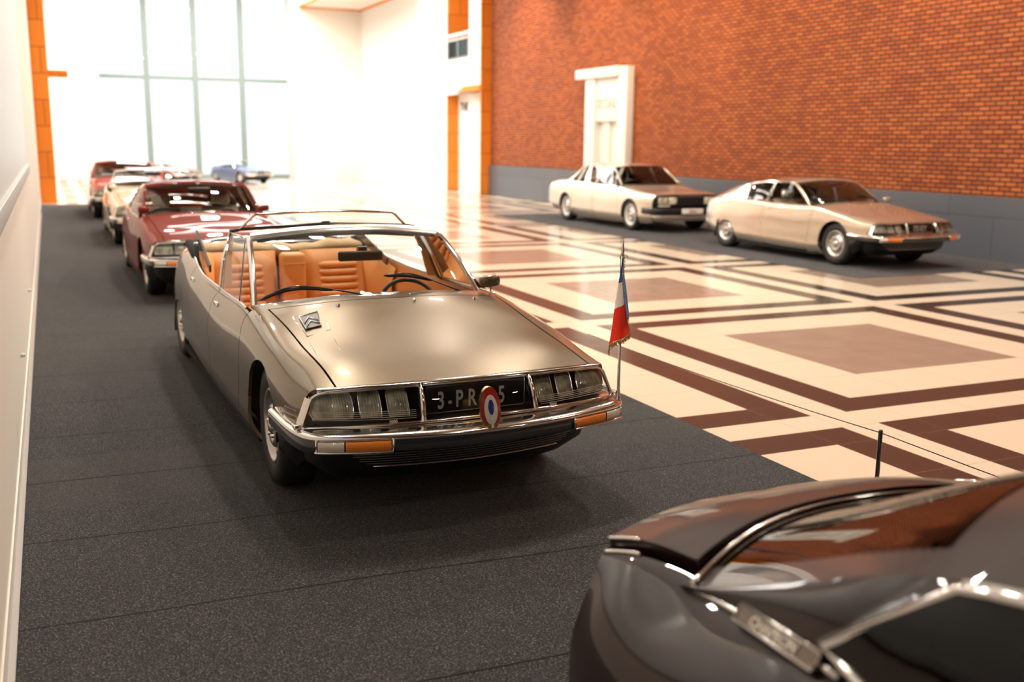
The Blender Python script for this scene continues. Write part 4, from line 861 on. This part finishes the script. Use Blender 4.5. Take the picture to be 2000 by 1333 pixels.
    for i, sd in ((0, -1), (-1, 1)):
        A_ = G_[i]; MB().tube([tuple(p+[sd*.02, .03, -.005]) for p in A_], .022, 8).build('windscreen_pillar', Pm, root)
        rail = lambda u_: mirx(RS(u_, 2.0), sd); bl = lambda u_: mirx(S(u_, 3.0), sd)
        tp = poly_resample(np.concatenate([A_[1:]+[sd*.02, .06, -.01], np.array([rail(u_) for u_ in np.linspace(2.2, 2.55, 5)])+[0, 0, -.02]]), 14); bt = np.array([bl(u_) for u_ in np.linspace(1.62, 2.57, 14)]); MB().grid(ruled(bt, tp, 4)).build('door_glass', M['tint'], root)
        MB().tube([tuple(p) for p in tp], .010, 6).build('window_frame', M['whitep'], root)
        for a, b_ in ((2.66, 3.50), (3.58, 3.86)):
            t2 = np.array([rail(u_) for u_ in np.linspace(a, min(b_, 3.66), 10)])+[0, 0, -.03]; b2 = np.array([bl(u_) for u_ in np.linspace(a+.01, b_+(.06 if b_ > 3.6 else .04), 10)]); MB().grid(ruled(b2, t2, 4)).build('door_glass' if a < 3 else 'quarter_glass', M['tint'], root)
            fr_ = np.concatenate([b2, t2[::-1]]); MB().tube([tuple(p) for p in fr_], .016, 6, closed=True).build('window_frame', M['whitep'], root)
        MB().tube([tuple(bt[-1]+[0, .04, 0]), tuple(tp[-1]+[0, .04, 0])], .026, 8).build('door_pillar', M['whitep'], root)
        pc = np.array([rail(u_) for u_ in np.linspace(3.62, 4.28, 12)]); pb = np.array([bl(u_) for u_ in np.linspace(3.90, 4.34, 12)]); MB().grid(ruled(pb, pc, 5, .01, (sd, 0, 0))).build('rear_pillar', Pm, root)
        P0 = bl(1.75); o = MB().box((-.05, -.03, -.035), (.05, .04, .035), .02).build('door_mirror', Pm, root); o.location = (P0[0]+sd*.05, P0[1], P0[2]+.06)
    MB().box((-.76, 1.75, .22), (.76, 4.0, .26)).build('cabin_floor', M['darkleather'], root); MB().grid(np.stack([wb+[0, .02, -.02], wb*[.96, 1, 1]+[0, .32, -.05], wb*[.96, 1, 1]+[0, .34, -.22]], 1)).build('dashboard', M['darkleather'], root)
    for x in (-.37, .37):
        seat_back('front_seat_back', root, x-.25, x+.25, 2.72, .40, .98, M['darkleather'], .16, q=0); MB().box((x-.11, 2.80, 1.0), (x+.11, 2.88, 1.14), .03).build('headrest', M['darkleather'], root); MB().box((x-.26, 2.2, .28), (x+.26, 2.75, .46), .05).build('front_seat', M['darkleather'], root)
    seat_back('rear_seat_back', root, -.62, .62, 3.7, .40, .98, M['darkleather'], .14, q=0)
    sw = [(.37+.18*math.cos(a), 2.05-.06*math.sin(a)*-1, .93+.15*math.sin(a)) for a in np.linspace(0, 2*PI, 25)[:-1]]; MB().tube(sw, .012, 6, closed=True).build('steering_wheel', M['black'], root)
    return root
# ------------------------------------------------------------------ the cars
PRES, SP, fP = build_sm(dict(kind='pres', name='open_parade_car', loc=(1.840, 4.33, .0145), rz=.024, paint='taupe', label='open four-door taupe limousine with tan leather seats, in the foreground on the carpet', steer=-.03,
    text=[('3', -.185, .66), ('-', -.138, .5), ('P', -.090, .66), ('R', -.022, .66), ('5', .135, .66)], q=1))
lx, ly, rz_ = 1.840, 4.33, .024
def onp(x, s, z): return (lx+x*math.cos(rz_)-s*math.sin(rz_), ly+x*math.sin(rz_)+s*math.cos(rz_), z+.0145)
# tricolour cockade standing on the bumper centre
def oval(a, c, y0, y1, cz=0, n=40, tilt=0, cx=0):
    P = [(cx+a*math.cos(2*PI*k/n), cz+c*math.sin(2*PI*k/n)) for k in range(n)]
    return MB().prism(P, y0, y1)
def dome(a, c, y0, h, cz=0, n=40):
    b = MB(); v = []; R_ = 6
    for r in range(R_+1):
        q = r/R_
        for k in range(n): v.append((a*q*math.cos(2*PI*k/n), y0-h*(1-q*q), cz+c*q*math.sin(2*PI*k/n)))
    return b.add(v, [(r*n+k, r*n+(k+1) % n, (r+1)*n+(k+1) % n, (r+1)*n+k) for r in range(R_) for k in range(n)])
ck = oval(.0475, .094, .0, .022).build('cockade', M['gold'], PRES); ck.location = (-.004, .02, .6035)
ck['label'] = 'oval red white and blue cockade with gold rim'; dome(.0440, .0895, -.001, .010).build('red_field', M['red'], ck)
dome(.0295, .066, -.0075, .007, -.004).build('white_field', M['white_e'], ck); dome(.0135, .036, -.0128, .004, .006).build('blue_centre', M['blue_e'], ck)
MB().prism([(-.003, -.030), (.003, -.030), (.006, -.082), (-.006, -.082)], -.0145, -.006).build('white_stem', M['white_e'], ck)
MB().prism([(-.030, -.064), (.030, -.064), (.018, -.084), (0, -.092), (-.018, -.084)], -.0115, -.0).build('gold_foot', M['gold'], ck)
MB().box((-.016, .002, -.092), (.016, .028, -.06), .005).build('mount', M['chrome'], ck)
# pennant on its chrome staff
fs = empty('flag_staff', onp(.795, .175, .528), rz_); fs.scale = (1, 1, .94); tag(fs, 'small French tricolour pennant with gold fringe on a chrome staff above the bumper corner', 'flag')
MB().lathe([(0, 0), (.014, 0), (.014, .012), (.009, .03), (.0080, .10), (.0068, .80), (.0045, .802), (.009, .812), (.0085, .826), (.004, .87), (.0, .905)], 20, axis='z').build('staff', M['chrome'], fs)
MB().tube([(0, 0, .035), (-.02, .01, .03), (-.03, .01, .012)], .005, 8).build('bracket', M['chrome'], fs)
zz = np.linspace(.795, .315, 40)
Lz = lambda z: np.interp(z, [.31, .36, .46, .58, .65, .72, .80], [-.076, -.078, -.060, -.046, -.034, -.020, -.008])
Rz = lambda z: np.interp(z, [.31, .40, .46, .52, .58, .66, .72, .80], [.054, .048, .032, .018, .006, -.004, -.008, -.006])
def cloth(zs, L, R_, y, amp, n=15, ph=0):
    g = np.zeros((len(zs), n, 3))
    for i, z in enumerate(zs):
        for j in range(n):
            a = j/(n-1); zb = z-.060*(1-a)*((.80-z)/.48) if z < .5 else z-.060*(1-a)*((.80-z)/.48)
            g[i, j] = (L(z)+(R_(z)-L(z))*a, y+amp*math.sin(a*7+ph)*(.4+(.8-z)), zb)
    return g
zr = np.linspace(.795, .375, 48); g = cloth(zr, Lz, Rz, -.016, .012)
def part(g, a, c, nm, mm, par): return MB().grid(g[a:c]).build(nm, M[mm], par)
i1, i2 = 14, 28
part(g, 0, i1+1, 'blue_cloth', 'flag_b', fs); part(g, i1, i2+1, 'white_cloth', 'flag_w', fs); part(g, i2, 48, 'red_cloth', 'flag_r', fs)
g2 = cloth(np.linspace(.798, .45, 30), lambda z: 0*z-.006, lambda z: np.interp(z, [.40, .48, .60, .70, .80], [.056, .056, .038, .020, .010]), .008, .008, 9, 2); MB().grid(g2).build('blue_cloth', M['flag_b'], fs)
fr = MB(); random.seed(3)
def tuft(p, d, n=3, ln=.018):
    for _ in range(n):
        e = [p[k]+d[k]*ln*random.uniform(.6, 1.2)+random.uniform(-.005, .005) for k in range(3)]; m_ = [(p[k]+e[k])/2+random.uniform(-.003, .003) for k in range(3)]; fr.tube([tuple(p), tuple(m_), tuple(e)], .0015, 4, cap=False)
for i in range(48): tuft(g[i, -1], (.6, -.3, -.25), 4, .013)
for j in range(15):
    for dx in (0, .004): tuft(g[-1, j]+np.array([dx, 0, 0]), (0, -.1, -1), 4, .024)
for i in range(10): tuft(g[-1, 0]+np.array([0, 0, -.004*i]), (.1, -.1, -1), 2, .02)
tag(fr.build('fringe', M['fringe'], fs), kind='stuff')
fb = MB()
for k in range(14):
    a = random.uniform(0, 2*PI); fb.tube([(0, 0, .80), (.014*math.cos(a), -.008+.01*math.sin(a), .812), (.026*math.cos(a), -.01+.012*math.sin(a), .80+random.uniform(-.012, .022))], .0011, 4)
fb.tube([(.002, -.01, .80), (.010, -.012, .775), (.004, -.012, .755), (-.002, -.012, .775), (.002, -.01, .80)], .0014, 5); fb.build('gold_bow', M['fringe'], fs)

ck.rotation_euler = (0, -.10, -.12); ck.scale = (1.1, 1.1, 1.13)
# hood air intake with its badge, fender script
def hs(x, s_, dz=.0):
    v_ = 2*abs(x)/float(SP(s_, 2.0)[0]); q_ = SP(s_, v_); return (x, s_, float(q_[2])+dz)
vt = MB().tube([hs(-.63, .99, .004), hs(-.63, 1.31, .004), hs(-.455, 1.355, .004), hs(-.495, 1.035, .004)], .005, 6, closed=True).build('hood_intake', M['chrome'], PRES)
MB().tube([hs(-.632, .99, .001), hs(-.66, .635, .001), hs(-.535, .655, .001), hs(-.495, 1.03, .001)], .0022, 5).build('intake_outline', M['chrome'], vt)
MB().grid(np.array([[hs(-.612, 1.08, .014), hs(-.525, 1.10, .014)], [hs(-.60, 1.28, .014), hs(-.487, 1.315, .014)]])).build('intake_mesh', M['black'], vt)
MB().tube([hs(-.612, 1.08, .016), hs(-.60, 1.28, .016), hs(-.487, 1.315, .016), hs(-.525, 1.10, .016)], .0035, 6, closed=True).build('intake_frame', M['satin'], vt)
for d_ in (0, .055): MB().tube([hs(-.602, 1.10+d_, .018), hs(-.56, 1.185+d_, .018), hs(-.517, 1.125+d_, .018)], .0032, 5).build('chevron_emblem', M['satin'], vt)
text_mesh('fender_script', 'CITROEN', .034, M['chrome'], PRES, Matrix.Translation((-.866, .66, .525)) @ Matrix.Rotation(-PI/2-.05, 4, 'Z') @ Matrix.Rotation(PI/2, 4, 'X'), .003, .001, 'LEFT', .9)
MB().tube([(-.775, 1.45, .875), (-.79, 1.40, .873), (-.80, 1.47, .868)], .003, 5).build('fender_emblem', M['chrome'], PRES)
# row along the left wall
build_sm(dict(kind='coupe', name='two_door_coupe', loc=(1.82, 11.85, .0145), rz=.025, paint='wine', label='dark red coupe with pale glass reflections parked right behind the taupe limousine', q=1, leather='greyleather', mirrors=(-1, 1), grille=False, text=None))
build_sm(dict(kind='cabrio', name='convertible_car', loc=(1.80, 18.3, .0145), rz=.015, paint='ivory', label='ivory open-top convertible parked between the two red cars', q=0, leather='greyleather', mirrors=(-1,)))
build_sm(dict(kind='coupe', name='two_door_coupe', loc=(1.72, 24.9, .0145), rz=.015, paint='scarlet', label='bright red coupe farthest back in the row along the left wall', q=0, leather='greyleather', mirrors=()))
# right row
build_sm(dict(kind='coupe', name='two_door_coupe', loc=(12.02, 11.58, .0145), rz=0, paint='champagne', label='champagne coupe on the right, nose towards the viewer, beside the grey plinth', q=1, leather='greyleather', mirrors=(1,), grille=True, plate='dark', text=[('7S1EY', 0, .9)]))
build_saloon(dict(name='four_door_saloon', loc=(12.25, 18.35, .0145), rz=0, paint='pearl', label='pearl beige boxy four-door saloon behind the champagne coupe on the right'))
# far cars by the window
c1 = build_sm(dict(kind='cabrio', name='sports_car', loc=(8.25, 44.5, .0), rz=.35, paint='blue', label='small slate blue open sports car far back by the tall window', q=0, leather='darkleather', mirrors=()))[0]; c1.scale = (.74,)*3
c2 = build_sm(dict(kind='cabrio', name='sports_car', loc=(5.3, 44.5, .0), rz=.35, paint='scarlet', label='small red open sports car at the far end beside the window', q=0, leather='greyleather', mirrors=()))[0]; c2.scale = (.74,)*3
# nearest car, seen from its rear corner
NC, SN, fN = build_sm(dict(kind='notch', name='notchback_saloon', loc=(1.91, -2.50, .0145), rz=0, paint='maroon', label='dark maroon notchback car in the lower right corner seen from its rear', q=1, leather='darkleather', mirrors=(), text=None))
